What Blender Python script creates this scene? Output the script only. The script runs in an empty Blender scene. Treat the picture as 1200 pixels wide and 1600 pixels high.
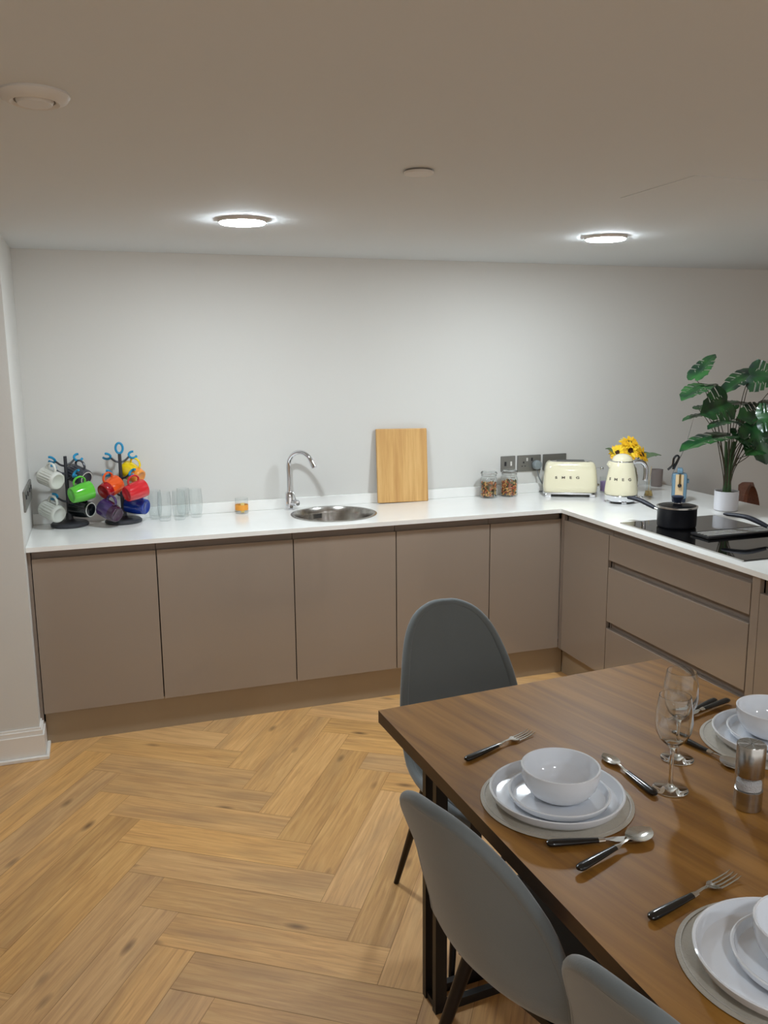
import bpy, bmesh, math, random
from mathutils import Vector, Matrix, Quaternion
PI = math.pi
random.seed(7)
SC = bpy.context.scene
COL = SC.collection

# ------------------------------------------------------------------ camera
CAMX, CAMY, CAMZ, YAW, PITCH, ROLL, FPX = 0.2767, -4.3581, 1.6579, 18.6469, -10.3590, -0.4891, 1338.32
_y, _p, _r = [math.radians(a) for a in (YAW, PITCH, ROLL)]
F = Vector((math.sin(_y)*math.cos(_p), math.cos(_y)*math.cos(_p), math.sin(_p)))
R0 = Vector((math.cos(_y), -math.sin(_y), 0)); U0 = R0.cross(F)
R1 = R0*math.cos(_r) + U0*math.sin(_r); U1 = -R0*math.sin(_r) + U0*math.cos(_r)
cd = bpy.data.cameras.new('camera'); cam = bpy.data.objects.new('camera', cd); COL.objects.link(cam)
m = Matrix((R1, U1, -F)).transposed().to_4x4(); m.translation = (CAMX, CAMY, CAMZ); cam.matrix_world = m
cd.sensor_fit = 'HORIZONTAL'; cd.sensor_width = 36; cd.lens = FPX/1200*36; cd.clip_start = .02
SC.camera = cam
# ------------------------------------------------------------------ world, exposure, lights
w = bpy.data.worlds.new('world'); SC.world = w; w.use_nodes = True
w.node_tree.nodes['Background'].inputs[0].default_value = (1, .97, .93, 1)
w.node_tree.nodes['Background'].inputs[1].default_value = .9
SC.cycles.transparent_max_bounces = 40; SC.cycles.max_bounces = 14
SC.view_settings.view_transform = 'Standard'; SC.view_settings.look = 'None'
SC.view_settings.gamma = 1; SC.view_settings.exposure = 0.15; SC.view_settings.use_curve_mapping = False
LAMP_E = 255.0      # emission strength of the diffusers of the ceiling downlights
LAMP_C = (0.83, 0.93, 1.0)
H = 2.14; YB = -0.085; WT = 0.89; XL = -0.022
DOWNLIGHTS = [(0.828, -1.17, 1.0), (2.36, -1.12, 1.0), (0.83, -4.75, .75), (2.40, -4.75, .75)]

# ------------------------------------------------------------------ helpers
def lin(c):
    o = []
    for v in c[:3]:
        v = v/255.0
        o.append(v/12.92 if v <= .04045 else ((v+.055)/1.055)**2.4)
    return (*o, 1)

def setin(b, names, v):
    for n in names:
        if n in b.inputs:
            b.inputs[n].default_value = v; return

def mat(name, c, rough=.5, metal=0, coat=0, trans=0, ior=1.45, sheen=0, var=.04, vs=8, bump=0, bs=60, emit=None, es=0, spec=None, sss=0):
    M = bpy.data.materials.new(name); M.use_nodes = True
    nt = M.node_tree; b = nt.nodes['Principled BSDF']
    base = lin(c)
    b.inputs['Base Color'].default_value = base
    b.inputs['Roughness'].default_value = rough; b.inputs['Metallic'].default_value = metal
    setin(b, ['Coat Weight'], coat); setin(b, ['Coat Roughness'], .06)
    setin(b, ['Transmission Weight'], trans); b.inputs['IOR'].default_value = ior
    setin(b, ['Sheen Weight'], sheen)
    if spec is not None: setin(b, ['Specular IOR Level'], spec)
    if sss: setin(b, ['Subsurface Weight'], sss)
    if emit is not None:
        setin(b, ['Emission Color'], (*emit, 1)); setin(b, ['Emission Strength'], es)
    if var > 0 and not trans:
        tc = nt.nodes.new('ShaderNodeTexCoord'); n = nt.nodes.new('ShaderNodeTexNoise')
        n.inputs['Scale'].default_value = vs; n.inputs['Detail'].default_value = 4
        nt.links.new(tc.outputs['Object'], n.inputs['Vector'])
        mr = nt.nodes.new('ShaderNodeMapRange'); mr.inputs['To Min'].default_value = 1-var; mr.inputs['To Max'].default_value = 1+var
        nt.links.new(n.outputs['Fac'], mr.inputs['Value'])
        mx = nt.nodes.new('ShaderNodeVectorMath'); mx.operation = 'SCALE'; mx.inputs[0].default_value = base[:3]
        nt.links.new(mr.outputs[0], mx.inputs['Scale']); nt.links.new(mx.outputs[0], b.inputs['Base Color'])
    if bump > 0:
        tc = nt.nodes.new('ShaderNodeTexCoord'); n = nt.nodes.new('ShaderNodeTexNoise')
        n.inputs['Scale'].default_value = bs; n.inputs['Detail'].default_value = 5
        nt.links.new(tc.outputs['Object'], n.inputs['Vector'])
        bp = nt.nodes.new('ShaderNodeBump'); bp.inputs['Strength'].default_value = bump; bp.inputs['Distance'].default_value = .01
        nt.links.new(n.outputs['Fac'], bp.inputs['Height']); nt.links.new(bp.outputs[0], b.inputs['Normal'])
    return M

def stretch_mat(name, cols, rough, scale, rot=0, metal=0, coat=0, coord='Object', dist=0, attr=None, bump=.05, extra=None, detail=6):
    """streaked procedural material (wood grain, brushed metal): noise stretched along one axis"""
    M = bpy.data.materials.new(name); M.use_nodes = True
    nt = M.node_tree; b = nt.nodes['Principled BSDF']; L = nt.links.new
    b.inputs['Roughness'].default_value = rough; b.inputs['Metallic'].default_value = metal
    setin(b, ['Coat Weight'], coat); setin(b, ['Coat Roughness'], .12)
    tc = nt.nodes.new('ShaderNodeTexCoord'); vec = tc.outputs[coord]
    if attr:
        at = nt.nodes.new('ShaderNodeAttribute'); at.attribute_name = attr
        sc = nt.nodes.new('ShaderNodeVectorMath'); sc.operation = 'SCALE'; sc.inputs['Scale'].default_value = 37
        L(at.outputs['Color'], sc.inputs[0])
        ad = nt.nodes.new('ShaderNodeVectorMath'); ad.operation = 'ADD'
        L(vec, ad.inputs[0]); L(sc.outputs[0], ad.inputs[1]); vec = ad.outputs[0]
    r = nt.nodes.new('ShaderNodeMapping'); r.inputs['Rotation'].default_value = (0, 0, rot); L(vec, r.inputs['Vector'])
    mp = nt.nodes.new('ShaderNodeMapping'); mp.inputs['Scale'].default_value = scale; L(r.outputs[0], mp.inputs['Vector'])
    n1 = nt.nodes.new('ShaderNodeTexNoise'); n1.inputs['Scale'].default_value = 1; n1.inputs['Detail'].default_value = detail
    n1.inputs['Roughness'].default_value = .6; n1.inputs['Distortion'].default_value = dist
    L(mp.outputs[0], n1.inputs['Vector'])
    rp = nt.nodes.new('ShaderNodeValToRGB'); L(n1.outputs['Fac'], rp.inputs[0])
    el = rp.color_ramp.elements
    while len(el) < len(cols): el.new(.5)
    for e, (p, c) in zip(el, cols): e.position = p; e.color = lin(c)
    out = rp.outputs[0]
    if extra: out = extra(nt, r.outputs[0], out, b, at if attr else None)
    L(out, b.inputs['Base Color'])
    if bump:
        bp = nt.nodes.new('ShaderNodeBump'); bp.inputs['Strength'].default_value = bump; bp.inputs['Distance'].default_value = .003
        L(n1.outputs['Fac'], bp.inputs['Height']); L(bp.outputs[0], b.inputs['Normal'])
    return M

def link(name, me, parent=None, loc=None, mw=None):
    o = bpy.data.objects.new(name, me); COL.objects.link(o)
    if parent is not None: o.parent = parent
    if loc is not None: o.location = loc
    if mw is not None: o.matrix_local = mw
    return o

def tag(o, label=None, cat=None, group=None, kind=None):
    if label: o['label'] = label
    if cat: o['category'] = cat
    if group: o['group'] = group
    if kind: o['kind'] = kind
    return o

def thing(name, label, cat, loc=(0, 0, 0), rz=0, group=None):
    o = bpy.data.objects.new(name, None); COL.objects.link(o); o.location = loc; o.rotation_euler = (0, 0, rz)
    o.empty_display_size = .05
    return tag(o, label, cat, group)

def build(name, bm, mats, parent=None, smooth=False, ang=None, loc=None):
    me = bpy.data.meshes.new(name); bmesh.ops.recalc_face_normals(bm, faces=bm.faces)
    bm.to_mesh(me); bm.free()
    if not isinstance(mats, (list, tuple)): mats = [mats]
    for x in mats: me.materials.append(x)
    if smooth:
        for p in me.polygons: p.use_smooth = True
        a = math.radians(ang if ang else 40)
        for e_, angle in edge_angles(me):
            if angle > a: me.edges[e_].use_edge_sharp = True
    return link(name, me, parent, loc)

def edge_angles(me):
    bm = bmesh.new(); bm.from_mesh(me); out = []
    for e in bm.edges:
        if len(e.link_faces) == 2: out.append((e.index, e.calc_face_angle(0)))
        else: out.append((e.index, 0))
    bm.free(); return out

def box(bm, x0, x1, y0, y1, z0, z1, bev=0, M=None, mi=0, seg=2):
    vs = [bm.verts.new((x, y, z)) for x in (x0, x1) for y in (y0, y1) for z in (z0, z1)]
    fs = [bm.faces.new([vs[i] for i in q]) for q in ((0, 1, 3, 2), (4, 6, 7, 5), (0, 4, 5, 1), (2, 3, 7, 6), (0, 2, 6, 4), (1, 5, 7, 3))]
    for f in fs: f.material_index = mi
    bmesh.ops.recalc_face_normals(bm, faces=fs)
    if bev > 0:
        es = list({e for f in fs for e in f.edges})
        r = bmesh.ops.bevel(bm, geom=es, offset=bev, segments=seg, affect='EDGES', profile=.5)
        vs = list({v for v in vs if v.is_valid} | set(r['verts']))
        for f in r['faces']: f.material_index = mi
    if M is not None:
        bmesh.ops.transform(bm, matrix=M, verts=[v for v in vs if v.is_valid])
    return bm

def bx(x0, x1, y0, y1, z0, z1, bev=0, M=None):
    return box(bmesh.new(), x0, x1, y0, y1, z0, z1, bev, M)

def lathe(bm, prof, seg=40, M=None, closed=False, sx=1, sy=1, mi=0):
    """revolve [(r, z), ...] about z; closed joins the last ring to the first"""
    rings = []
    for r, z in prof:
        if r < 1e-6: v = bm.verts.new((0, 0, z)); rings.append([v])
        else: rings.append([bm.verts.new((r*math.cos(2*PI*i/seg)*sx, r*math.sin(2*PI*i/seg)*sy, z)) for i in range(seg)])
    pr = list(zip(rings, rings[1:])) + ([(rings[-1], rings[0])] if closed else [])
    for a, b in pr:
        for i in range(seg):
            j = (i+1) % seg
            q = []
            for v in (a[i % len(a)], a[j % len(a)], b[j % len(b)], b[i % len(b)]):
                if v not in q: q.append(v)
            if len(q) > 2:
                try: bm.faces.new(q).material_index = mi
                except ValueError: pass
    if M is not None:
        bmesh.ops.transform(bm, matrix=M, verts=[v for g in rings for v in g])
    return bm

def lat(prof, seg=40, M=None, closed=False, sx=1, sy=1): return lathe(bmesh.new(), prof, seg, M, closed, sx, sy)

def smooth_path(pts, n=6):
    pts = [Vector(p) for p in pts]
    if len(pts) < 3: return pts
    out = []
    for i in range(len(pts)-1):
        p0 = pts[i-1] if i else pts[0]*2-pts[1]; p1 = pts[i]; p2 = pts[i+1]; p3 = pts[i+2] if i+2 < len(pts) else p2*2-p1
        for k in range(n):
            t = k/n
            out.append(.5*((2*p1) + (-p0+p2)*t + (2*p0-5*p1+4*p2-p3)*t*t + (-p0+3*p1-3*p2+p3)*t**3))
    out.append(pts[-1]); return out

def tube(bm, pts, rad, seg=10, sx=1, sy=1, up=None, cap=True, close=False, mi=0):
    pts = [Vector(p) for p in pts]; n = len(pts)
    rads = rad if isinstance(rad, (list, tuple)) else [rad]*n
    if len(rads) != n: rads = [rads[0] + (rads[-1]-rads[0])*i/(n-1) for i in range(n)] if len(rads) == 2 else [rads[min(len(rads)-1, int(i*len(rads)/n))] for i in range(n)]
    rings = []; nrm = None
    for i, p in enumerate(pts):
        if close: d = pts[(i+1) % n]-pts[i-1]
        else: d = (pts[min(i+1, n-1)]-pts[max(i-1, 0)])
        d.normalize()
        if nrm is None:
            nrm = Vector(up) if up else (Vector((0, 0, 1)) if abs(d.z) < .9 else Vector((1, 0, 0)))
        nrm = (nrm - d*nrm.dot(d)).normalized(); bn = d.cross(nrm)
        rings.append([bm.verts.new(p + (nrm*math.cos(2*PI*k/seg)*sx + bn*math.sin(2*PI*k/seg)*sy)*rads[i]) for k in range(seg)])
    for i in range(n if close else n-1):
        a, b = rings[i], rings[(i+1) % n]
        for k in range(seg):
            bm.faces.new([a[k], a[(k+1) % seg], b[(k+1) % seg], b[k]]).material_index = mi
    if cap and not close:
        bm.faces.new(rings[0][::-1]).material_index = mi; bm.faces.new(rings[-1]).material_index = mi
    return bm

def tb(pts, rad, **k): return tube(bmesh.new(), pts, rad, **k)

def prism(bm, poly, z0, z1, holes=(), M=None, mi=0):
    """extrude a 2-D outline (list of (x, y)) with optional holes between two heights"""
    new = []
    def loop(pts):
        vs = [bm.verts.new((x, y, z0)) for x, y in pts]; new.extend(vs)
        return [bm.edges.new((vs[i], vs[(i+1) % len(vs)])) for i in range(len(vs))]
    es = loop(poly)
    for h in holes: es += loop(h)
    r = bmesh.ops.triangle_fill(bm, use_beauty=True, use_dissolve=False, edges=es)
    fs = [g for g in r['geom'] if isinstance(g, bmesh.types.BMFace)]
    ex = bmesh.ops.extrude_face_region(bm, geom=fs)
    top = [g for g in ex['geom'] if isinstance(g, bmesh.types.BMVert)]
    for v in top: v.co.z = z1
    if M is not None: bmesh.ops.transform(bm, matrix=M, verts=[v for v in new+top if v.is_valid])
    return bm

def copy_tree(o, parent=None):
    c = o.copy(); COL.objects.link(c); c.parent = parent
    for ch in list(o.children): copy_tree(ch, c)
    return c

def thicken(bm, t):
    """give a sheet a real thickness: offset copy along vertex normals, closed round the border"""
    bmesh.ops.recalc_face_normals(bm, faces=bm.faces); bm.normal_update()
    top = {v: bm.verts.new(v.co+v.normal*t) for v in list(bm.verts)}
    fs = list(bm.faces); bd = [e for e in bm.edges if len(e.link_faces) == 1]
    for f in fs:
        try: bm.faces.new([top[v] for v in f.verts]).material_index = f.material_index
        except ValueError: pass
    for e in bd:
        a, b = e.verts
        try: bm.faces.new([a, b, top[b], top[a]])
        except ValueError: pass
    bmesh.ops.reverse_faces(bm, faces=fs)

def lens_frame(loc, xdir, zhint=(0, 0, 1)):
    """matrix with local X along xdir and local Z as near zhint as it can be"""
    x = Vector(xdir).normalized(); z = Vector(zhint); z = (z-x*z.dot(x)).normalized(); y = z.cross(x)
    M = Matrix((x, y, z)).transposed().to_4x4(); M.translation = loc; return M

def circle(cx, cy, r, n=48): return [(cx+r*math.cos(2*PI*i/n), cy+r*math.sin(2*PI*i/n)) for i in range(n)]

def text_bm(body, size, depth=.0005, spacing=1.0, squash=1.0):
    """mesh of a line of lettering, centred on the origin, in the xy plane"""
    cu = bpy.data.curves.new('lettering', 'FONT'); cu.body = body; cu.size = size; cu.extrude = depth
    cu.align_x = 'CENTER'; cu.align_y = 'CENTER'; cu.space_character = spacing; cu.offset = size*.02
    o = bpy.data.objects.new('lettering', cu); COL.objects.link(o)
    dg = bpy.context.evaluated_depsgraph_get(); me = bpy.data.meshes.new_from_object(o.evaluated_get(dg))
    bpy.data.objects.remove(o); bm = bmesh.new(); bm.from_mesh(me); bpy.data.meshes.remove(me)
    for v in bm.verts: v.co.y *= squash
    return bm

# ------------------------------------------------------------------ materials
M = {}
M['wall'] = mat('wall_paint', (214, 212, 207), .62, var=.015, vs=2, bump=.03, bs=220)
M['ceiling'] = mat('ceiling_paint', (216, 220, 222), .8, var=.012, vs=1.5)
M['trim'] = mat('trim_gloss', (232, 228, 222), .35, var=.02)
M['taupe'] = mat('taupe_gloss', (151, 137, 124), .12, coat=.6, var=.015, vs=3)
M['channel'] = mat('taupe_rail', (136, 122, 111), .38, var=.02)
M['plinth'] = mat('taupe_plinth', (158, 140, 116), .4, var=.03)
M['carcass'] = mat('cabinet_carcass', (60, 52, 46), .6)
M['quartz'] = mat('white_quartz', (242, 241, 237), .16, var=.035, vs=14, coat=.2)
M['chrome'] = mat('chrome', (225, 226, 230), .06, metal=1, var=0)
M['steel'] = stretch_mat('brushed_steel', [(.3, (176, 174, 170)), (.7, (200, 198, 194))], .24, (3, 3, 90), metal=1, bump=.02)
M['sink'] = stretch_mat('sink_steel', [(.3, (150, 146, 140)), (.7, (190, 186, 180))], .26, (40, 40, 4), metal=1, bump=.02)
M['cutlery'] = mat('polished_steel', (214, 210, 204), .16, metal=1, var=.03, vs=60)
M['blackplastic'] = mat('black_resin', (17, 17, 19), .18, coat=.4, var=.1)
M['softblack'] = mat('soft_black_handle', (36, 38, 48), .5, var=.1)
M['blackmetal'] = mat('black_metal', (22, 20, 20), .42, var=.1)
M['chairleg'] = mat('black_metal_leg', (30, 22, 20), .4, metal=.3, var=.1)
M['panblack'] = mat('nonstick_black', (20, 22, 30), .42, var=.1)
M['hob'] = mat('black_ceramic_glass', (7, 7, 8), .03, coat=.5, var=0)
M['ventblack'] = mat('black_grille', (20, 21, 26), .35, var=.1)
M['darkgrey'] = mat('charcoal_plastic', (52, 53, 58), .42, var=.08)
M['hookblue'] = mat('blue_silicone', (28, 140, 186), .35, var=.06)
M['plate'] = mat('white_porcelain', (236, 240, 246), .1, coat=.5, var=.01)
M['glass'] = mat('clear_glass', (250, 252, 252), .0, trans=1, ior=1.45)
M['cream'] = mat('cream_enamel', (234, 226, 196), .12, coat=.6, var=.01)
M['logo'] = mat('logo_metal', (140, 135, 125), .25, metal=.8, var=0)
M['nickel'] = mat('dark_nickel_plate', (128, 126, 121), .38, metal=.55, var=.06, vs=20)
M['socketblack'] = mat('black_insert', (40, 40, 42), .4, var=.1)
M['plug'] = mat('grey_plug', (132, 140, 142), .5, var=.05)
M['cable'] = mat('grey_cable', (118, 120, 122), .5, var=.05)
M['bamboo_edge'] = mat('bamboo_edge', (190, 138, 78), .5, var=.1, vs=30)
M['wax'] = mat('yellow_wax', (246, 208, 120), .5, var=.05, sss=.2)
M['glow_or'] = mat('orange_glow', (236, 160, 60), .5, var=.05)  # candle glow put into a colour
M['lilac'] = mat('lilac_wax', (150, 124, 168), .4, var=.05)
M['pot'] = mat('white_ceramic_pot', (222, 221, 226), .4, var=.02)
M['soil'] = mat('dark_soil', (40, 34, 30), .9, var=.4, vs=60, bump=.5)
M['greycup'] = mat('grey_brown_ceramic', (134, 122, 118), .55, var=.05)
M['velvet'] = mat('blue_grey_velvet', (105, 112, 114), .8, sheen=.4, var=.09, vs=7, bump=.06, bs=300)
M['velvet_seam'] = mat('velvet_piping', (120, 128, 130), .75, sheen=.4, var=.06)
M['pad'] = mat('shaded_velvet_pad', (80, 87, 88), .85, sheen=.3, var=.12, vs=9, bump=.06, bs=300)  # same velvet, darkened to carry the shade on the seat
M['mat'] = mat('grey_placemat', (186, 180, 168), .6, var=.10, vs=90, bump=.25, bs=400)
M['matedge'] = mat('placemat_stitch', (190, 186, 178), .5, var=.2, vs=200)
M['salt'] = mat('salt', (238, 236, 240), .9, var=.06, vs=120, bump=.8, bs=400)
M['petal'] = mat('yellow_petal', (255, 216, 40), .6, var=.14, vs=30)
M['petaldark'] = mat('deep_yellow_petal', (244, 188, 24), .6, var=.14, vs=30)
M['seedhead'] = mat('brown_seed_head', (66, 38, 18), .9, var=.4, vs=120, bump=.6)
M['stemgreen'] = mat('green_stem', (62, 92, 52), .6, var=.12)
M['sunleaf'] = mat('grey_green_leaf', (96, 116, 84), .6, var=.15, vs=20)
M['palestem'] = mat('brown_stem', (70, 62, 44), .6, var=.15)
M['radioblue'] = mat('pale_blue_casing', (110, 142, 162), .35, var=.03)
M['radiodark'] = mat('navy_base', (26, 38, 60), .35, var=.05)
M['radiocream'] = mat('cream_panel', (228, 200, 158), .45, var=.05)
M['gold'] = mat('brass', (150, 122, 72), .25, metal=1, var=.03)
M['amber'] = mat('amber_oil', (214, 184, 120), .05, trans=.85, ior=1.33)
M['reed'] = mat('pale_reed', (196, 176, 140), .7, var=.1)
M['brownchair'] = stretch_mat('brown_woven_leather', [(.3, (84, 46, 30)), (.7, (120, 72, 50))], .55, (90, 10, 90), bump=.4)
M['white_plastic'] = mat('white_plastic', (214, 210, 204), .45, var=.02)
M['grey_line'] = mat('shadow_gap', (120, 112, 104), .8, var=.05)
M['lamp'] = mat('lamp_diffuser', (255, 255, 255), .5, var=0, emit=LAMP_C, es=LAMP_E)
M['lamp_far'] = mat('lamp_diffuser_dim', (255, 255, 255), .5, var=0, emit=(.88, .94, 1.0), es=LAMP_E*.54)
PASTA = [mat('pasta_%s' % n, c, .7, var=.1, vs=60) for n, c in (('orange', (206, 118, 62)), ('green', (98, 96, 50)), ('wheat', (222, 176, 108)), ('dark', (78, 66, 46)), ('red', (176, 84, 54)))]

def thin_glass(name, tint, f0=1.45, gain=1.0):
    """clear thin-walled glass: lets light straight through, mirrors more towards grazing angles"""
    m_ = bpy.data.materials.new(name); m_.use_nodes = True; nt = m_.node_tree; L = nt.links.new
    nt.nodes.remove(nt.nodes['Principled BSDF']); out = nt.nodes['Material Output']
    tr = nt.nodes.new('ShaderNodeBsdfTransparent'); gl = nt.nodes.new('ShaderNodeBsdfGlossy'); gl.inputs['Roughness'].default_value = .015
    lw = nt.nodes.new('ShaderNodeLayerWeight'); lw.inputs['Blend'].default_value = .35
    rp = nt.nodes.new('ShaderNodeValToRGB'); rp.color_ramp.elements[0].position = .45; rp.color_ramp.elements[0].color = (*tint, 1)
    rp.color_ramp.elements[1].position = 1; rp.color_ramp.elements[1].color = tuple(t_*.8 for t_ in tint)+(1,)
    L(lw.outputs['Facing'], rp.inputs[0]); L(rp.outputs[0], tr.inputs['Color'])
    pw = nt.nodes.new('ShaderNodeMath'); pw.operation = 'POWER'; pw.inputs[1].default_value = 3.2; L(lw.outputs['Facing'], pw.inputs[0])
    l2 = nt.nodes.new('ShaderNodeMath'); l2.operation = 'MULTIPLY_ADD'; l2.inputs[1].default_value = .45*gain; l2.inputs[2].default_value = .035*gain; l2.use_clamp = True; L(pw.outputs[0], l2.inputs[0])
    mx = nt.nodes.new('ShaderNodeMixShader'); L(l2.outputs[0], mx.inputs[0]); L(tr.outputs[0], mx.inputs[1]); L(gl.outputs[0], mx.inputs[2]); L(mx.outputs[0], out.inputs[0])
    return m_
M['thinglass'] = thin_glass('thin_clear_glass', (.975, .985, .985))
# floor planks: grain runs along each plank, tone differs per plank
def floor_extra(nt, vec, out, b, at):
    L = nt.links.new
    hs = nt.nodes.new('ShaderNodeHueSaturation')
    sep = nt.nodes.new('ShaderNodeSeparateColor'); L(at.outputs['Color'], sep.inputs[0])
    mr = nt.nodes.new('ShaderNodeMapRange'); mr.inputs['To Min'].default_value = .88; mr.inputs['To Max'].default_value = 1.08
    L(sep.outputs[0], mr.inputs['Value']); L(mr.outputs[0], hs.inputs['Value'])
    ms = nt.nodes.new('ShaderNodeMapRange'); ms.inputs['To Min'].default_value = .93; ms.inputs['To Max'].default_value = 1.02
    L(sep.outputs[1], ms.inputs['Value']); L(ms.outputs[0], hs.inputs['Saturation'])
    # broad greyish clouds along the plank
    mp = nt.nodes.new('ShaderNodeMapping'); mp.inputs['Scale'].default_value = (2.6, 9, 1); L(vec, mp.inputs['Vector'])
    n = nt.nodes.new('ShaderNodeTexNoise'); n.inputs['Scale'].default_value = 1; n.inputs['Detail'].default_value = 3; L(mp.outputs[0], n.inputs['Vector'])
    rp = nt.nodes.new('ShaderNodeValToRGB'); rp.color_ramp.elements[0].position = .5; rp.color_ramp.elements[1].position = .78
    L(n.outputs['Fac'], rp.inputs[0])
    mx = nt.nodes.new('ShaderNodeMix'); mx.data_type = 'RGBA'; L(out, mx.inputs[6]); mx.inputs[7].default_value = lin((162, 126, 88))
    mu = nt.nodes.new('ShaderNodeMath'); mu.operation = 'MULTIPLY'; mu.inputs[1].default_value = .6; L(rp.outputs[0], mu.inputs[0]); L(mu.outputs[0], mx.inputs[0])
    # knots
    mk = nt.nodes.new('ShaderNodeMapping'); mk.inputs['Scale'].default_value = (3.4, 9, 1); L(vec, mk.inputs['Vector'])
    vo = nt.nodes.new('ShaderNodeTexVoronoi'); vo.inputs['Scale'].default_value = 1; L(mk.outputs[0], vo.inputs['Vector'])
    rk = nt.nodes.new('ShaderNodeValToRGB'); rk.color_ramp.elements[0].position = .03; rk.color_ramp.elements[0].color = (1, 1, 1, 1)
    rk.color_ramp.elements[1].position = .16; rk.color_ramp.elements[1].color = (0, 0, 0, 1); L(vo.outputs['Distance'], rk.inputs[0])
    m2 = nt.nodes.new('ShaderNodeMath'); m2.operation = 'MULTIPLY'; m2.inputs[1].default_value = .85; L(rk.outputs[0], m2.inputs[0])
    mz = nt.nodes.new('ShaderNodeMix'); mz.data_type = 'RGBA'; L(m2.outputs[0], mz.inputs[0]); L(mx.outputs[2], mz.inputs[6]); mz.inputs[7].default_value = lin((104, 74, 48))
    L(mz.outputs[2], hs.inputs['Color'])
    return hs.outputs[0]
M['plank'] = stretch_mat('oak_planks', [(.28, (188, 139, 86)), (.5, (214, 164, 102)), (.72, (230, 184, 120))], .42, (3.6, 60, 1), coord='UV', attr='plank', dist=1.0, bump=.05, extra=floor_extra, detail=9)
M['groove'] = mat('plank_groove', (150, 112, 70), .8)

def table_extra(nt, vec, out, b, at):
    L = nt.links.new
    mp = nt.nodes.new('ShaderNodeMapping'); mp.inputs['Scale'].default_value = (.7, 3.2, 1); L(vec, mp.inputs['Vector'])
    wv = nt.nodes.new('ShaderNodeTexWave'); wv.bands_direction = 'Y'; wv.inputs['Scale'].default_value = 1.3; wv.inputs['Distortion'].default_value = 5; wv.inputs['Detail'].default_value = 2; wv.inputs['Detail Scale'].default_value = .8
    L(mp.outputs[0], wv.inputs['Vector'])
    mx = nt.nodes.new('ShaderNodeMix'); mx.data_type = 'RGBA'; mx.blend_type = 'MULTIPLY'; mx.inputs[0].default_value = .28
    rp = nt.nodes.new('ShaderNodeValToRGB'); rp.color_ramp.elements[0].color = lin((180, 164, 156)); rp.color_ramp.elements[1].color = (1, 1, 1, 1); rp.color_ramp.elements[1].position = .6
    setin(b, ['Specular IOR Level'], .28)
    L(wv.outputs['Fac'], rp.inputs[0]); L(out, mx.inputs[6]); L(rp.outputs[0], mx.inputs[7])
    return mx.outputs[2]
M['walnut'] = stretch_mat('walnut_veneer', [(.25, (118, 80, 36)), (.5, (148, 103, 42)), (.75, (168, 120, 54))], .46, (1.8, 34, 1), rot=math.radians(76), dist=.4, bump=.03, coat=.04, extra=table_extra)
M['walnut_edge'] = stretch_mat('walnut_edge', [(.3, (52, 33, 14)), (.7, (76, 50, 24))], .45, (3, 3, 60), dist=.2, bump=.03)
M['bamboo'] = stretch_mat('bamboo', [(.3, (190, 140, 80)), (.55, (212, 166, 102)), (.75, (226, 184, 122))], .42, (34, 34, 2.2), dist=.2, bump=.02)

# monstera leaf: two greens with paler veins
def leaf_mat():
    m_ = mat('monstera_leaf', (38, 82, 46), .32, var=.0, coat=.25)
    nt = m_.node_tree; b = nt.nodes['Principled BSDF']; L = nt.links.new
    tc = nt.nodes.new('ShaderNodeTexCoord'); n = nt.nodes.new('ShaderNodeTexNoise'); n.inputs['Scale'].default_value = 14; L(tc.outputs['Object'], n.inputs['Vector'])
    rp = nt.nodes.new('ShaderNodeValToRGB'); e = rp.color_ramp.elements
    e[0].position = .35; e[0].color = lin((14, 40, 30)); e[1].position = .7; e[1].color = lin((42, 92, 42)); L(n.outputs['Fac'], rp.inputs[0])
    L(rp.outputs[0], b.inputs['Base Color'])
    return m_
M['leaf'] = leaf_mat()

# ------------------------------------------------------------------ room shell
def struct(name, bm, mt, **k): return tag(build(name, bm, mt, **k), kind='structure')

XR, YF, XW = 6.2, -6.6, -1.25        # far right wall, open end behind the camera, far left wall
# floor: herringbone of long planks over a darker groove bed
e1 = Vector((math.cos(math.radians(56.5)), math.sin(math.radians(56.5)), 0)); e2 = Vector((e1.y, -e1.x, 0))
bm = bmesh.new(); uv = bm.loops.layers.uv.new('UVMap'); ca = bm.loops.layers.float_color.new('plank')
wu, wv_, Lu, Lv = .1485, .1312, .716, .664
def plank(u0, u1, v0, v1, along_u):
    g = .0006
    c = [(u0+g, v0+g), (u1-g, v0+g), (u1-g, v1-g), (u0+g, v1-g)]
    P = [e1*a+e2*b_ for a, b_ in c]
    cx = sum(p.x for p in P)/4; cy = sum(p.y for p in P)/4
    if cx < XW-.5 or cx > XR+.5 or cy > 0.5 or cy < YF-.5: return
    for p in P:
        p.x = min(max(p.x, XW), XR); p.y = min(max(p.y, YF), YB)
    if max(p.x for p in P)-min(p.x for p in P) < .01 or max(p.y for p in P)-min(p.y for p in P) < .01: return
    f = bm.faces.new([bm.verts.new(p) for p in P]); f.material_index = 0
    t = (random.random(), random.random(), random.random(), 1)
    for l, (a, b_) in zip(f.loops, c):
        l[uv].uv = (a-u0, b_-v0) if along_u else (b_-v0, a-u0); l[ca] = t
for n in range(-14, 15):
    for k in range(-60, 60):
        bu = -.786 - k*wu + n*Lu; bv = .899 + k*wv_ + n*Lv
        plank(bu-wu, bu, bv, bv+Lv, False)
        plank(bu-wu, bu-wu+Lu, bv+Lv, bv+Lv+wv_, True)
vs = [bm.verts.new(p) for p in ((XW, YF, -.0015), (XR, YF, -.0015), (XR, YB, -.0015), (XW, YB, -.0015))]
f = bm.faces.new(vs); f.material_index = 1
vs = [bm.verts.new(p) for p in ((XW, YF, -.03), (XR, YF, -.03), (XR, YB, -.03), (XW, YB, -.03))]
bm.faces.new(vs).material_index = 1
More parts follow.
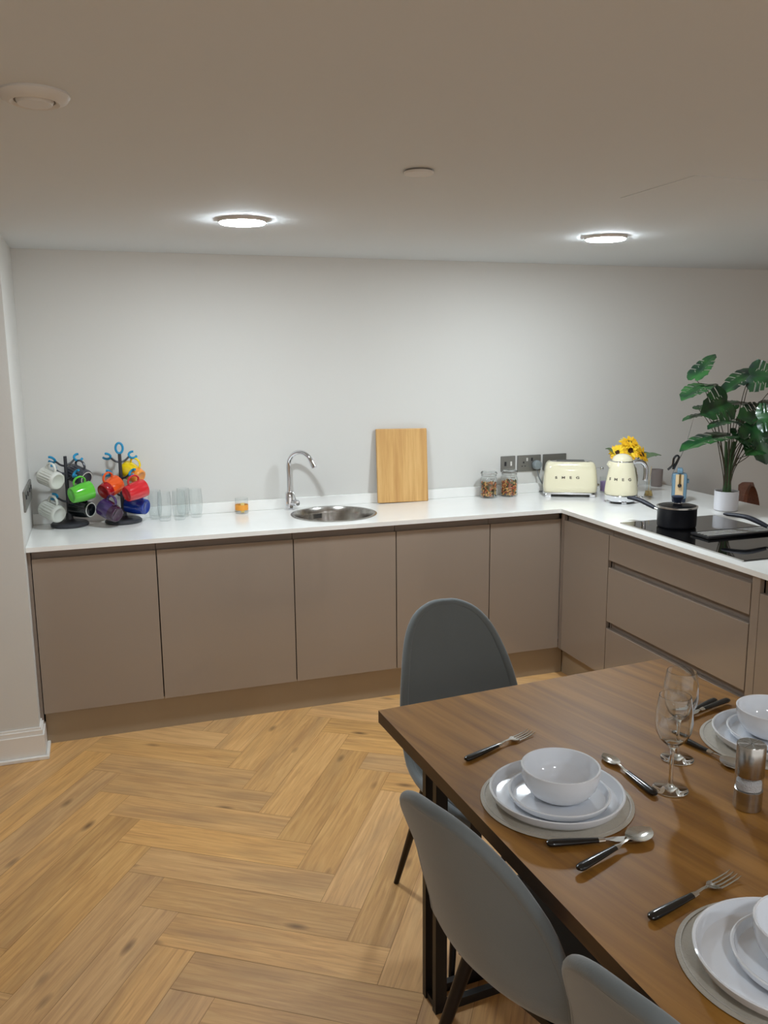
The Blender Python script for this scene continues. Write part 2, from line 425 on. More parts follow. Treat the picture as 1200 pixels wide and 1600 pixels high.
me = bpy.data.meshes.new('floor'); bm.to_mesh(me); bm.free(); me.materials.append(M['plank']); me.materials.append(M['groove'])
tag(link('floor', me), kind='structure')

HX0, HX1, HY0, HY1 = 1.897, 2.25, -2.271, -1.915       # access hatch in the ceiling
g = .0025
struct('ceiling', prism(bmesh.new(), [(XW, YF), (XR, YF), (XR, YB), (XW, YB)], H, H+.05,
       holes=[[(HX0-g, HY0-g), (HX1+g, HY0-g), (HX1+g, HY1+g), (HX0-g, HY1+g)]]), M['ceiling'])
tag(build('access_hatch', bx(HX0, HX1, HY0, HY1, H-.0006, H+.012), M['ceiling']), 'thin-edged square access panel set flush in the ceiling', 'hatch')
struct('wall_back', bx(XW, XR, YB, YB+.1, 0, H), M['wall'])
struct('wall_left', bx(XW, XL, -.69, YB, 0, H), M['wall'])
struct('wall_side_left', bx(XW-.1, XW, YF, -.69, 0, H), M['wall'])
struct('wall_right', bx(XR, XR+.1, YF, YB, 0, H), M['wall'])
# wall behind the camera left out so added world light fills the room

# skirting round the end of the short left wall, with its thin floor bead
def skirt_prof(x0, x1, y):
    bm = bmesh.new()
    box(bm, x0, x1, y-.018, y, 0, .105); box(bm, x0, x1, y-.012, y, .105, .125); box(bm, x0, x1, y-.006, y, .125, .135)
    return bm
struct('baseboard_left', skirt_prof(XW, XL, -.69), M['trim'])
bm = bmesh.new(); box(bm, XL, XL+.018, -.708, -.5655, 0, .105); box(bm, XL, XL+.012, -.702, -.5655, .105, .125); box(bm, XL, XL+.006, -.696, -.5655, .125, .135)
struct('baseboard_end', bm, M['trim'])
bm = bmesh.new(); box(bm, XW, XL+.032, -.724, -.7085, 0, .016, .003); box(bm, XL+.0185, XL+.032, -.708, -.5655, 0, .016, .003)
struct('trim_1', bm, M['trim'])
bm = bmesh.new(); box(bm, -.30, -.215, -.706, -.69, .135, 2.06, .004); box(bm, -.285, -.23, -.714, -.706, .135, 2.05, .004)
struct('trim_2', bm, M['trim'])

# ------------------------------------------------------------------ kitchen cabinets
YD = -.60; XP = 2.494                      # door plane of the wall run / of the peninsula
ZT, ZB_, WB = .834, .151, .870
def carcass(x0, x1, y0, y1, z0, z1):
    t = .016; bm = bmesh.new()
    box(bm, x0, x0+t, y0, y1, z0, z1); box(bm, x1-t, x1, y0, y1, z0, z1); box(bm, x0+t, x1-t, y0, y1, z0, z0+t)
    box(bm, x0+t, x1-t, y1-t, y1, z0+t, z1)
    return bm
def pen_carcass(y0, y1, z0, z1, x0=.032, x1=.50):
    t = .016; bm = bmesh.new()
    box(bm, x0, x1, y0, y0+t, z0, z1); box(bm, x0, x1, y1-t, y1, z0, z1); box(bm, x0, x1, y0+t, y1-t, z0, z0+t)
    box(bm, x1-t, x1, y0+t, y1-t, z0+t, z1)
    return bm
XB = [-.007, .498, 1.106, 1.605, 2.097, 2.497]
labs = ['taupe base cabinet door at the far left, beneath the mug trees',
        'widest taupe base cabinet, left of the sink cabinet',
        'taupe base cabinet beneath the round sink',
        'taupe base cabinet beneath the bamboo board, behind the far dining chair',
        'narrow taupe base cabinet of the wall run, next to the inner corner']
for i in range(5):
    x0, x1 = XB[i], XB[i+1]
    t = thing('base_cabinet', labs[i], 'cabinet', (x0, YD, 0), group='taupe base cabinets')
    w_ = x1-x0; g = .0022
    build('body', carcass(g, w_-g, .031, .50, ZB_, WB-.002), M['carcass'], t)
    build('door', bx(g, w_-g, 0, .019, ZB_, ZT, .0012), M['taupe'], t)
    bm = bmesh.new(); box(bm, g*.6, w_-g*.6, .024, .030, ZT-.03, WB-.001); box(bm, g*.6, w_-g*.6, .0195, .030, ZT-.032, ZT-.028)
    build('handle_rail', bm, M['channel'], t)
tag(build('filler_panel', bx(XL+.001, -.008, YD+.002, YD+.02, ZB_-.03, WB-.001), M['channel']), 'slim taupe filler strip between the left wall and the first cabinet', 'panel')
tag(build('plinth', bx(-.003, XP+.045, -.565, -.548, 0, .149), M['plinth']), 'long taupe plinth under the wall run of cabinets', 'plinth')
tag(build('plinth', bx(XP+.047, XP+.064, -2.462, -.568, 0, .149), M['plinth']), 'taupe plinth under the peninsula, partly hidden by the dining table', 'plinth')

def pen(name, label, group=None): return thing(name, label, 'cabinet', (XP, 0, 0), group=group)
t = pen('base_cabinet', 'taupe corner cabinet door on the peninsula, left of the drawers', 'taupe base cabinets')
y0, y1 = -1.0305, -.632
build('body', pen_carcass(y0+.002, y1, ZB_, WB-.002), M['carcass'], t)
build('door', bx(0, .019, y0+.002, y1, ZB_, ZT, .0012), M['taupe'], t)
bm = bmesh.new(); box(bm, .024, .030, y0+.001, y1, ZT-.03, WB-.001)
build('handle_rail', bm, M['channel'], t)
tag(build('corner_post', bx(XP, XP+.02, -.6295, -.603, ZB_, WB-.001, .001), M['channel']), 'slim taupe post in the inner corner between wall run and peninsula', 'panel')
t = pen('drawer_unit', 'wide taupe three-drawer unit beneath the hob')
y0, y1 = -1.9402, -1.0315
build('body', pen_carcass(y0+.002, y1-.002, ZB_, WB-.002), M['carcass'], t)
for z0, z1, zz in ((.7168, ZT, ZT), (.4236, .6823, .6823), (ZB_, .389, .389)):
    d = build('drawer', bx(0, .019, y0+.002, y1-.002, z0, z1, .0012), M['taupe'], t)
bm = bmesh.new(); box(bm, .024, .030, y0+.001, y1-.001, ZT-.03, WB-.001); build('handle_rail', bm, M['channel'], t)
for zc in (.6823, .389):
    bm = bmesh.new(); box(bm, .024, .030, y0+.001, y1-.012, zc-.02, zc+.045); box(bm, .0195, .024, y1-.012, y1-.004, zc-.02, zc+.045)
    build('handle_rail', bm, M['channel'], t)
tag(build('end_post', bx(XP, XP+.02, -1.982, -1.943, ZB_-.1, WB-.001, .001), M['taupe']), 'upright taupe filler strip at the right of the drawers', 'panel')
t = pen('base_cabinet', 'taupe peninsula cabinet at the right edge of the photo, right of the drawers', 'taupe base cabinets')
build('body', pen_carcass(-2.46, -1.984, ZB_, WB-.002), M['carcass'], t)
build('door', bx(0, .019, -2.46, -1.984, ZB_, .81, .0012), M['taupe'], t)
bm = bmesh.new(); box(bm, .024, .030, -2.46, -1.984, .77, WB-.001); build('handle_rail', bm, M['channel'], t)
build('end_panel', bx(0, .526, -2.482, -2.463, 0, WB-.001), M['taupe'], t)
tag(build('peninsula_back_panel', bx(3.0, 3.02, -2.462, -.12, 0, WB-.001), M['taupe']), 'taupe panel at the back of the peninsula cabinets', 'panel')

# worktop: one L with a round hole for the sink
SX, SY, SR = 1.373, -.334, .2128
poly = [(XL+.001, YB-.001), (XL+.001, -.6234), (XP-.0144, -.6234), (XP-.0144, -2.5), (3.4615, -2.5), (3.4615, YB-.001)]
bm = prism(bmesh.new(), poly, WB, WT, holes=[circle(SX, SY, SR-.012, 64)])
tag(build('worktop', bm, M['quartz']), 'white quartz L-shaped worktop over the taupe cabinets', 'worktop')
tag(build('upstand', bx(XL+.001, 2.84, YB-.018, YB-.001, WT+.0003, .942, .0015), M['quartz']), 'low white quartz upstand along the back of the worktop', 'upstand')

# sink
t = thing('round_sink', 'round stainless steel sink set in the white worktop', 'sink', (SX, SY, WT))
prof = [(SR, .0005), (SR, .0025), (SR-.006, .004), (SR-.016, .0025), (SR-.022, -.006), (SR-.027, -.03), (SR-.034, -.13), (SR-.05, -.152), (.05, -.157), (.045, -.157),
        (.045, -.159), (SR-.048, -.1555), (SR-.0325, -.131), (SR-.0255, -.03), (SR-.020, -.0045), (SR-.014, .0002)]
build('basin', lat(prof, 72, closed=True), M['sink'], t, smooth=True)
bm = lat([(.0, -.158), (.044, -.158), (.044, -.154), (.036, -.153), (.034, -.156), (0, -.156)], 32); build('drain', bm, M['chrome'], t, smooth=True)
bm = bmesh.new(); a = math.radians(102)
OM = Matrix.Translation((math.cos(a)*(SR-.0295), math.sin(a)*(SR-.0295), -.04)) @ Matrix.Rotation(a+PI/2, 4, 'Z')
box(bm, -.026, .026, -.0015, .001, -.0125, .0125, 0, OM)
o = build('overflow', bm, M['steel'], t)
bm = bmesh.new()
for i in range(4): box(bm, -.021, .021, .001, .0016, -.0095+i*.0055, -.0065+i*.0055, 0, OM)
build('slots', bm, M['socketblack'], o)

# tap
t = thing('kitchen_tap', 'tall chrome swan-neck tap standing left of the round sink', 'tap', (1.195, -.135, WT))
build('tap_body', lat([(0, 0), (.027, 0), (.027, .006), (.021, .010), (.0205, .085), (.017, .092), (.0, .092)], 32), M['chrome'], t, smooth=True)
d = Vector((.66, -.75, 0)).normalized(); Rr = .0745
pts = [Vector((0, 0, .09)), Vector((0, 0, .16)), Vector((0, 0, .222))] + [d*(Rr-Rr*math.cos(a)) + Vector((0, 0, .222+Rr*math.sin(a))) for a in [PI*i/16*.88 for i in range(1, 17)]]
sp = build('spout', tb(pts, .0115, seg=16), M['chrome'], t, smooth=True)
e = pts[-1]; dd = (pts[-1]-pts[-2]).normalized()
build('aerator', tb([e-dd*.004, e+dd*.012, e+dd*.013, e+dd*.03], [.0118, .0118, .0132, .0132], seg=16), M['chrome'], sp, smooth=True)
lv = bmesh.new(); tube(lv, [Vector((.012, -.012, .036)), Vector((.030, -.030, .036))], .015, seg=18); bmesh.ops.create_uvsphere(lv, u_segments=18, v_segments=12, radius=.0175, matrix=Matrix.Translation((.030, -.030, .036)))
h = build('lever', lv, M['chrome'], t, smooth=True)
build('lever_arm', tb([Vector((.026, -.03, .048)), Vector((.012, -.03, .10))], [.004, .003], seg=8), M['chrome'], h, smooth=True)

# ------------------------------------------------------------------ sockets
def plate(name, label, x0, x1, z0, z1, kind):
    t = thing(name, label, 'socket', ((x0+x1)/2, YB, (z0+z1)/2), group=None); w2, h2 = (x1-x0)/2, (z1-z0)/2
    build('faceplate', bx(-w2, w2, -.009, -.0002, -h2, h2, .003), M['nickel'], t)
    if kind == 'socket':
        for sx in (-.036, .036):
            bm = bmesh.new()
            box(bm, sx-.004, sx+.004, -.0102, -.0088, .000, .010); box(bm, sx-.013, sx-.006, -.0102, -.0088, -.018, -.013); box(bm, sx+.006, sx+.013, -.0102, -.0088, -.018, -.013)
            build('pin_holes', bm, M['socketblack'], t)
            build('rocker_switch', bx(sx*.42-.005, sx*.42+.005, -.0125, -.0088, .012, .030, .001), M['white_plastic'] if sx < 0 else M['socketblack'], t)
    else:
        for sx in ((-.018, .016) if kind == 'single' else (-.036, -.004, .036)):
            build('rocker_switch', bx(sx-.0055, sx+.0055, -.0128, -.0088, -.012, .012, .001), M['white_plastic'] if kind == 'single' and sx > 0 else M['socketblack'], t)
    return t
plate('switch_plate', 'small dark metal switch plate on the wall behind the pasta jars', 2.404, 2.492, 1.016, 1.102, 'single')
plate('wall_socket', 'dark metal double socket with a grey plug in it, left of the toaster', 2.506, 2.652, 1.012, 1.102, 'socket')
plate('switch_plate', 'dark metal plate on the wall half hidden behind the toaster', 2.666, 2.815, 1.012, 1.102, 'triple')
for ya, yb_, lab, k in ((-.545, -.335, 'dark metal double socket on the left wall, nearer the room', 0), (-.330, -.130, 'dark metal switch plate on the left wall, nearer the corner', 1)):
    t = thing('wall_socket' if k == 0 else 'switch_plate', lab, 'socket', (XL, (ya+yb_)/2, 1.068)); w2 = (yb_-ya)/2
    build('faceplate', bx(.0002, .009, -w2, w2, -.044, .044, .003), M['nickel'], t)
    for s in (-.05, .05): build('rocker_switch', bx(.0088, .0125, s-.006, s+.006, .004, .024, .001), M['socketblack'], t)
t = thing('plug', 'round grey plug pushed into the double socket, lead going behind the toaster', 'plug', (2.617, YB-.0125, 1.047))
build('plug_body', lat([(0, 0), (.023, 0), (.026, .004), (.026, .026), (.021, .034), (0, .036)], 28, M=Matrix.Rotation(PI/2, 4, 'X')), M['plug'], t, smooth=True)
build('lead', tb(smooth_path([(0, -.018, -.022), (.004, -.022, -.05), (.018, -.03, -.09), (.045, -.04, -.125), (.08, -.05, -.145), (.11, -.055, -.151)]), .0035, seg=8), M['cable'], t, smooth=True)

# ------------------------------------------------------------------ mug trees
def mug_tree(x, y, label, arms, ring):
    t = thing('mug_tree', label, 'mug tree', (x, y, WT), group='mug trees')
    build('base', lat([(0, 0), (.080, 0), (.085, .004), (.085, .011), (.078, .018), (.03, .022), (.018, .032), (.013, .06), (0, .06)], 48), M['darkgrey'], t, smooth=True)
    build('pole', tb([(0, 0, .05), (0, 0, .325)], [.0095, .0075], seg=14), M['darkgrey'], t, smooth=True)
    if ring:
        pts = [(.016*math.sin(a), 0, .352-.024*math.cos(a)) for a in [2*PI*i/20 for i in range(20)]]
        build('carrying_loop', tb(pts, .0055, seg=8, close=True), M['hookblue'], t, smooth=True)
    for az, z, ln in arms:
        d = Vector((math.cos(az), math.sin(az), 0)); p = Vector((-d.y, d.x, 0))
        e = d*ln + Vector((0, 0, z+.018))
        a_ = build('arm', tb(smooth_path([Vector((0, 0, z-.006)), d*ln*.5+Vector((0, 0, z)), e], 4), .0048, seg=8), M['darkgrey'], t, smooth=True)
        # blue cup-hook: a C that opens outwards and tips upwards
        q = d*.9+Vector((0, 0, .35)); q.normalize(); p = (p*.75+Vector((0, 0, .8))); p = (p-q*p.dot(q)).normalized()
        pts = [e + q*(.0185-.0185*math.cos(b)) + p*(.0185*math.sin(b)) for b in [math.radians(v) for v in range(-128, 129, 16)]]
        build('hook', tb(pts, .0056, seg=8), M['hookblue'], a_, smooth=True)
    return t
T1 = (.143, -.178); T2 = (.383, -.178)
rd = math.radians
mug_tree(*T1, 'charcoal mug tree with blue hooks nearest the left wall', [(rd(168), .285, .045), (rd(25), .290, .045), (rd(205), .25, .05), (rd(-50), .225, .05), (rd(200), .12, .05), (rd(10), .13, .05)], False)
mug_tree(*T2, 'charcoal mug tree with a blue loop on top, right of the other', [(rd(185), .292, .042), (rd(15), .292, .045), (rd(200), .215, .05), (rd(-40), .215, .05), (rd(-125), .135, .055), (rd(5), .12, .05)], True)

def mug_meshes(kind):
    r, h, wl = (.041, .095, .0035)
    bulge = kind == 'round'
    def rr(z):
        f_ = z/h
        return r*(.86+.2*math.sin(min(f_*1.35, 1)*PI*.5)-.03*f_) if bulge else r*(1.0 if f_ > .08 else .92+f_)
    n = 10; out = [(rr(h*i/n), h*i/n) for i in range(n+1)]
    inn = [(rr(h*i/n)-wl, max(h*i/n, .006)) for i in range(n, -1, -1)]
    prof = [(0, .0)] + [(out[0][0]-.010, .0), (out[0][0]-.008, -.0022), (out[0][0]-.003, -.0022)] + out + inn + [(0, .006)]
    bm = bmesh.new(); lathe(bm, prof, 120 if kind == 'ribbed' else 48)
    if kind == 'ribbed':
        for v in bm.verts:
            q = math.hypot(v.co.x, v.co.y)
            if q > r*.97 and .012 < v.co.z < h-.012:
                k = 1-.075*(.5-.5*math.cos(math.atan2(v.co.y, v.co.x)*20))**2; v.co.x *= k; v.co.y *= k
    return bm
def mug(label, mount, center, bottom, mt, kind='round', mt2=None, mtb=None):
    """center: middle of the body; bottom: direction the underside faces; the handle points up"""
    z = -Vector(bottom).normalized(); x = Vector((0, 0, 1)); x = (x-z*x.dot(z)).normalized(); y = z.cross(x)
    t = thing('mug', label, 'mug', group='mugs on the mug trees')
    mm = Matrix((x, y, z)).transposed().to_4x4(); mm.translation = Vector(center)-z*.0475
    t.matrix_world = mm
    bm = mug_meshes(kind)
    body = build('cup', bm, [mt, mt2 or mt], t, smooth=True, ang=50)
    if mt2:
        for p in body.data.polygons:
            if p.center.z < .03 : p.material_index = 1
    hr = .041 if kind == 'ribbed' else .0435
    pts = smooth_path([(hr-.004, 0, .074), (hr+.012, 0, .078), (hr+.026, 0, .066), (hr+.029, 0, .050), (hr+.024, 0, .033), (hr+.010, 0, .022), (hr-.003, 0, .022)], 4)
    build('handle', tb(pts, .0052, seg=10, sx=.8, sy=1.25, up=(1, 0, 0)), mt, t, smooth=True)
    if mtb: build('base_ring', lat([(.029, -.0026), (.034, -.0026), (.034, -.0018), (.029, -.0018)], 36, closed=True), mtb, t, smooth=True)
    return t
mg = lambda n, c: mat('glaze_'+n, c, .13, coat=.5, var=.04, vs=12)
G = dict(white=mg('white', (214, 214, 206)), white2=mg('pale', (196, 198, 190)), char=mg('charcoal', (62, 64, 72)), green=mg('green', (92, 190, 58)), black=mg('black', (14, 20, 22)),
         yellow=mg('yellow', (240, 206, 20)), orange=mg('orange', (232, 92, 34)), lorange=mg('light_orange', (242, 150, 58)), red=mg('red', (206, 40, 48)), blue=mg('blue', (22, 52, 140)), purple=mg('purple', (62, 40, 92)), plum=mg('plum', (52, 24, 50)), drk=mg('dark_red', (160, 20, 30)))
mug('pale grey ribbed mug, upper one at the left of the left mug tree', 0, (.078, -.235, 1.123), (.62, -.75, -.22), G['white'], 'ribbed')
mug('pale grey ribbed mug, lower one at the left of the left mug tree', 0, (.074, -.235, .972), (.62, -.75, -.25), G['white2'], 'ribbed')
mug('charcoal ribbed mug with a white ring on its base, upper right of the left tree', 0, (.198, -.165, 1.122), (.68, -.70, -.28), G['char'], 'ribbed', None, G['white'])
mug('bright green mug on the left mug tree', 0, (.204, -.285, 1.058), (-.86, -.48, -.16), G['green'])
mug('black mug with a white base ring, under the green mug', 0, (.203, -.195, .970), (.74, -.66, -.06), G['black'], 'round', None, G['white'])
mug('yellow mug with an orange lower half, top right of the right tree', 0, (.438, -.16, 1.120), (.66, -.62, -.42), G['yellow'], 'round', G['lorange'])
mug('orange mug with a red base, left side of the right tree', 0, (.332, -.225, 1.065), (-.66, -.66, -.3), G['orange'], 'round', G['drk'])
mug('red mug hanging at the right of the right tree', 0, (.440, -.285, 1.052), (-.85, -.50, -.2), G['red'])
mug('purple mug, lowest at the left of the right tree', 0, (.324, -.287, .966), (.60, -.72, -.32), G['purple'], 'round', G['plum'])
mug('dark blue mug, lowest at the right of the right tree', 0, (.448, -.20, .970), (.80, -.58, -.12), G['blue'])

# ------------------------------------------------------------------ tumblers and candles
def tumbler(x, y, label):
    h = .14; o = [(0, 0), (.022, 0), (.026, .004), (.0305, .035), (.0325, .065), (.0315, .1), (.0285, h)]
    i = [(.0275, h), (.0303, .1), (.0313, .065), (.0292, .037), (.024, .016), (0, .013)]
    b = build('tumbler', lat(o+i, 36), M['thinglass'], smooth=True, loc=(x, y, WT+.0003)); return tag(b, label, 'glass', 'clear tumblers by the mug trees')
tumbler(.532, -.150, 'clear tumbler at the left end of the tumblers')
tumbler(.571, -.222, 'clear tumbler second from the left, toward the front of the row')
tumbler(.640, -.212, 'clear tumbler standing foremost in the middle of the row')
tumbler(.667, -.139, 'clear tumbler behind, right of the foremost one')
tumbler(.722, -.178, 'clear tumbler at the right end of the tumblers')
t = thing('candle', 'yellow wax candle in a clear glass on the worktop, left of the tap', 'candle', (.949, -.150, WT+.0003))
build('glass_holder', lat([(0, 0), (.031, 0), (.032, .003), (.032, .076), (.0295, .076), (.0295, .008), (0, .008)], 36), M['thinglass'], t, smooth=True)
build('wax', lat([(0, .0082), (.0292, .0082), (.0292, .056), (.020, .056), (.008, .062), (0, .062)], 30), M['wax'], t, smooth=True)
build('glow_patch', lat([(.0322, .018), (.0325, .018), (.0325, .044), (.0322, .044)], 36, closed=True, M=None), M['glow_or'], t, smooth=True)
# keep only the camera-facing arc: the candle's glow painted as an orange patch
st = t.children[-1]; bm = bmesh.new(); bm.from_mesh(st.data)
bmesh.ops.delete(bm, geom=[f for f in bm.faces if f.calc_center_median().y > -.027], context='FACES'); bm.to_mesh(st.data); bm.free()
t = thing('candle', 'small lilac candle glass between the toaster and the kettle', 'candle', (2.985, -.235, WT+.0003))
build('glass_holder', lat([(0, 0), (.028, 0), (.029, .003), (.031, .085), (.0295, .085), (.0275, .006), (0, .006)], 32), M['thinglass'], t, smooth=True)
build('wax', lat([(0, .0065), (.0272, .0065), (.0284, .06), (0, .06)], 28), M['lilac'], t, smooth=True)

# bamboo board leaning on the wall
bw, bh, bt = .283, .388, .018
lean = math.atan2(.043, .386)
b = build('chopping_board', bx(-bw/2, bw/2, -bt, 0, 0, bh, .004), M['bamboo'])
b.matrix_world = Matrix.Translation((1.806, -.1355, WT+.001)) @ Matrix.Rotation(-lean, 4, 'X') @ Matrix.Rotation(rd(1.0), 4, 'Y')
tag(b, 'bamboo chopping board leaning against the wall right of the sink', 'chopping board')

# ------------------------------------------------------------------ pasta jars
def pasta_jar(x, y, label, seed, mix):
    t = thing('pasta_jar', label, 'jar', (x, y, WT+.0003), group='glass jars of coloured pasta')
    r = .048
    o = [(0, 0), (r-.004, 0), (r, .004), (r, .095), (r-.004, .108), (.040, .117), (.040, .124), (.0425, .1245), (.0425, .128)]
    i = [(.037, .128), (.037, .115), (r-.0065, .106), (r-.0025, .095), (r-.0025, .006), (0, .0045)]
    build('glass_body', lat(o+i, 44), M['thinglass'], t, smooth=True)
    l = build('lid', lat([(0, .1295), (.043, .1295), (.044, .133), (.043, .140), (.036, .146), (0, .147)], 40), M['glass'], t, smooth=True)
    w_ = bmesh.new()
    for zz, rr_ in ((.121, .0415), (.1335, .0455)): tube(w_, [(rr_*math.cos(2*PI*k/28), rr_*math.sin(2*PI*k/28), zz) for k in range(28)], .0012, seg=6, close=True)
    for s in (-1, 1): tube(w_, [(s*.012, -.0425, .108), (s*.013, -.0465, .122), (s*.010, -.047, .137)], .0013, seg=6)
    tube(w_, [(-.010, -.047, .137), (.010, -.047, .137)], .0013, seg=6); tube(w_, [(-.012, -.0455, .106), (.012, -.0455, .106)], .0022, seg=6)
    build('wire_clip', w_, M['steel'], t, smooth=True)
    # spiral and tube pasta, one pile
    rng = random.Random(seed); bm = bmesh.new(); top = .082
    for k in range(230):
        q = rng.random(); a = rng.random()*2*PI; rr_ = math.sqrt(rng.random())*.0385 if q > .55 else .0375; z = .012+rng.random()*(top-.012)
        c = Vector((rr_*math.cos(a), rr_*math.sin(a), z)); v = Vector((rng.uniform(-1, 1), rng.uniform(-1, 1), rng.uniform(-.7, .7))).normalized()
        if q <= .55: rad_ = Vector((math.cos(a), math.sin(a), 0)); v = (v-rad_*v.dot(rad_)).normalized()
        n_ = v.orthogonal().normalized(); u_ = v.cross(n_); ln = rng.uniform(.008, .0125); pts = []
        for s in range(9):
            f_ = s/8*2-1; ph = f_*7; p = c+v*ln*f_+(n_*math.cos(ph)+u_*math.sin(ph))*.0022
            h_ = math.hypot(p.x, p.y)
            if h_ > .0418: p.x *= .0418/h_; p.y *= .0418/h_
            p.z = max(p.z, .009); pts.append(p)
        tube(bm, pts, rng.uniform(.0022, .003), seg=5, mi=rng.choice(mix))
    o_ = build('pasta', bm, PASTA, t, smooth=True); o_['kind'] = 'stuff'; o_['label'] = 'mixed orange, green and wheat pasta shapes'
pasta_jar(2.294, -.168, 'clip-top glass jar of coloured pasta, left of the two', 3, [0, 0, 1, 1, 2, 2, 3, 3, 3, 4])
pasta_jar(2.420, -.162, 'clip-top glass jar of coloured pasta, right of the two', 5, [0, 0, 0, 1, 2, 2, 2, 3, 4, 4, 1])

# ------------------------------------------------------------------ toaster
def superbox(bm, L_, W_, zs, exps=5, n=56, capt=True):
    """stack of rounded-rectangle rings: zs = [(z, scale_l, scale_w, exponent), ...]"""
    rings = []
    for z, sl, sw, ex in zs:
        rg = []
        for k in range(n):
            a = 2*PI*k/n; c, s = math.cos(a), math.sin(a)
            rg.append(bm.verts.new((L_*sl*math.copysign(abs(c)**(2/ex), c), W_*sw*math.copysign(abs(s)**(2/ex), s), z)))
        rings.append(rg)
    for a, b in zip(rings, rings[1:]):
        for k in range(n): bm.faces.new([a[k], a[(k+1) % n], b[(k+1) % n], b[k]])
    bm.faces.new(rings[0][::-1]); bm.faces.new(rings[-1])
    return bm
t = thing('toaster', 'cream retro two-slice toaster with a chrome base, on the worktop by the wall', 'toaster', (2.742, -.258, WT+.0003), rd(-27))
TL, TW = .146, .084
zs = [(.026, .955, .96, 6), (.03, .99, .99, 6), (.06, 1, 1, 6), (.10, .985, .975, 6), (.14, .955, .93, 5.5), (.165, .925, .88, 5), (.178, .89, .82, 5), (.186, .84, .74, 5), (.190, .77, .62, 5)]
build('casing', superbox(bmesh.new(), TL, TW, zs), M['cream'], t, smooth=True, ang=60)
build('base_trim', superbox(bmesh.new(), TL, TW, [(.016, .97, .97, 6), (.0165, 1.0, 1.0, 6), (.024, 1.0, 1.0, 6), (.0265, .97, .97, 6)]), M['chrome'], t, smooth=True)
for sx in (-1, 1):
    for sy in (-1, 1):
        build('foot', bx(sx*.118-.016, sx*.118+.016, sy*.062-.012, sy*.062+.012, 0, .0165, .003), M['chrome'], t)
build('underside', bx(-.1, .1, -.055, .055, .008, .0165, .002), M['blackplastic'], t)
tp = build('top_plate', superbox(bmesh.new(), TL, TW, [(.1895, .74, .56, 5), (.1925, .73, .55, 5)]), M['chrome'], t, smooth=True)
for sy in (-.021, .021): build('slot', bx(-.075, .075, sy-.012, sy+.012, .1922, .1932), M['socketblack'], tp)
lb = bmesh.new(); tube(lb, [(TL-.012, .0, .148), (TL+.022, .0, .150)], .0045, seg=10); bmesh.ops.create_uvsphere(lb, u_segments=16, v_segments=10, radius=.0105, matrix=Matrix.Translation((TL+.024, .0, .150)))
build('lever_knob', lb, M['chrome'], t, smooth=True)
build('dial', lat([(0, 0), (.014, 0), (.014, .012), (.011, .017), (0, .018)], 24, M=Matrix.Translation((TL-.004, 0, .055)) @ Matrix.Rotation(PI/2, 4, 'Y')), M['chrome'], t, smooth=True)
for yy, zz in ((-.045, .052),): build('button', lat([(0, 0), (.007, 0), (.007, .004), (0, .005)], 20, M=Matrix.Translation((TL-.011, yy, zz)) @ Matrix.Rotation(PI/2, 4, 'Y')), M['socketblack'], t, smooth=True)
for k, ch in enumerate('SMEG'):
    bm = text_bm(ch, .023, .0012)
    bmesh.ops.transform(bm, matrix=Matrix.Translation((-.078+.038*k, -TW*.972-.0006, .108)) @ Matrix.Rotation(PI/2-.03, 4, 'X') @ Matrix.Diagonal((1.15, .8, 1, 1)), verts=bm.verts)
    build('logo_letter', bm, M['logo'], t)
build('power_lead', tb(smooth_path([(-.12, .07, .012), (-.15, .085, .006), (-.16, .09, .005)]), .0035, seg=8), M['cable'], t, smooth=True)

# ------------------------------------------------------------------ kettle
t = thing('kettle', 'cream retro kettle with a chrome handle on its chrome stand, right of the toaster', 'kettle', (2.872, -.555, WT+.0003), rd(-16))
build('stand', lat([(0, .012), (.079, .012), (.082, .015), (.086, .040), (.084, .043), (0, .043)], 48), M['chrome'], t, smooth=True)
build('stand_shadow_gap', lat([(0, .005), (.072, .005), (.072, .012), (0, .012)], 40), M['blackplastic'], t, smooth=True)
for a in (-PI/2-.1, -PI/2-1.25, -PI/2+1.25, PI/2): 
    build('foot', bx(-.013, .013, -.011, .008, 0, .014, .002, Matrix.Translation((.073*math.cos(a), .073*math.sin(a), 0)) @ Matrix.Rotation(a+PI/2, 4, 'Z')), M['chrome'], t)
kp = [(0, .044), (.082, .044), (.0845, .048), (.0848, .06), (.0815, .09), (.077, .12), (.0715, .15), (.066, .178), (.0585, .203), (.055, .213), (0, .213)]
def krad(z):
    for (r0, z0), (r1, z1) in zip(kp[3:], kp[4:]):
        if z0 <= z <= z1: return r0+(r1-r0)*(z-z0)/(z1-z0)
    return .08
build('kettle_body', lat(kp, 56), M['cream'], t, smooth=True)
build('collar', lat([(.0550, .2131), (.0562, .2145), (.0562, .217), (.055, .2185), (.03, .2185), (.03, .2131)], 48, closed=True), M['chrome'], t, smooth=True)
build('kettle_lid', lat([(0, .219), (.0535, .219), (.0505, .229), (.043, .241), (.03, .250), (.014, .2548), (0, .2555)], 44), M['cream'], t, smooth=True)
hp = smooth_path([(.052, 0, .205), (.075, 0, .213), (.103, 0, .209), (.122, 0, .190), (.1265, 0, .160), (.125, 0, .125), (.121, 0, .112)], 5)
build('handle', tb(hp, [.010]+[.0125]*(len(hp)-2)+[.011], seg=14, sx=1, sy=1.15), M['chrome'], t, smooth=True)
build('handle_bracket', tb(smooth_path([(.0635, 0, .196), (.0735, 0, .172), (.0800, 0, .135), (.0825, 0, .095), (.0835, 0, .072)], 4), [.004, .010, .012, .012, .010, .006], seg=10, sx=.45, sy=1.5), M['steel'], t, smooth=True)
build('spout', tb([(-.048, 0, .188), (-.066, 0, .203), (-.074, 0, .208)], [.02, .015, .012], seg=16, sx=1, sy=1), M['cream'], t, smooth=True)
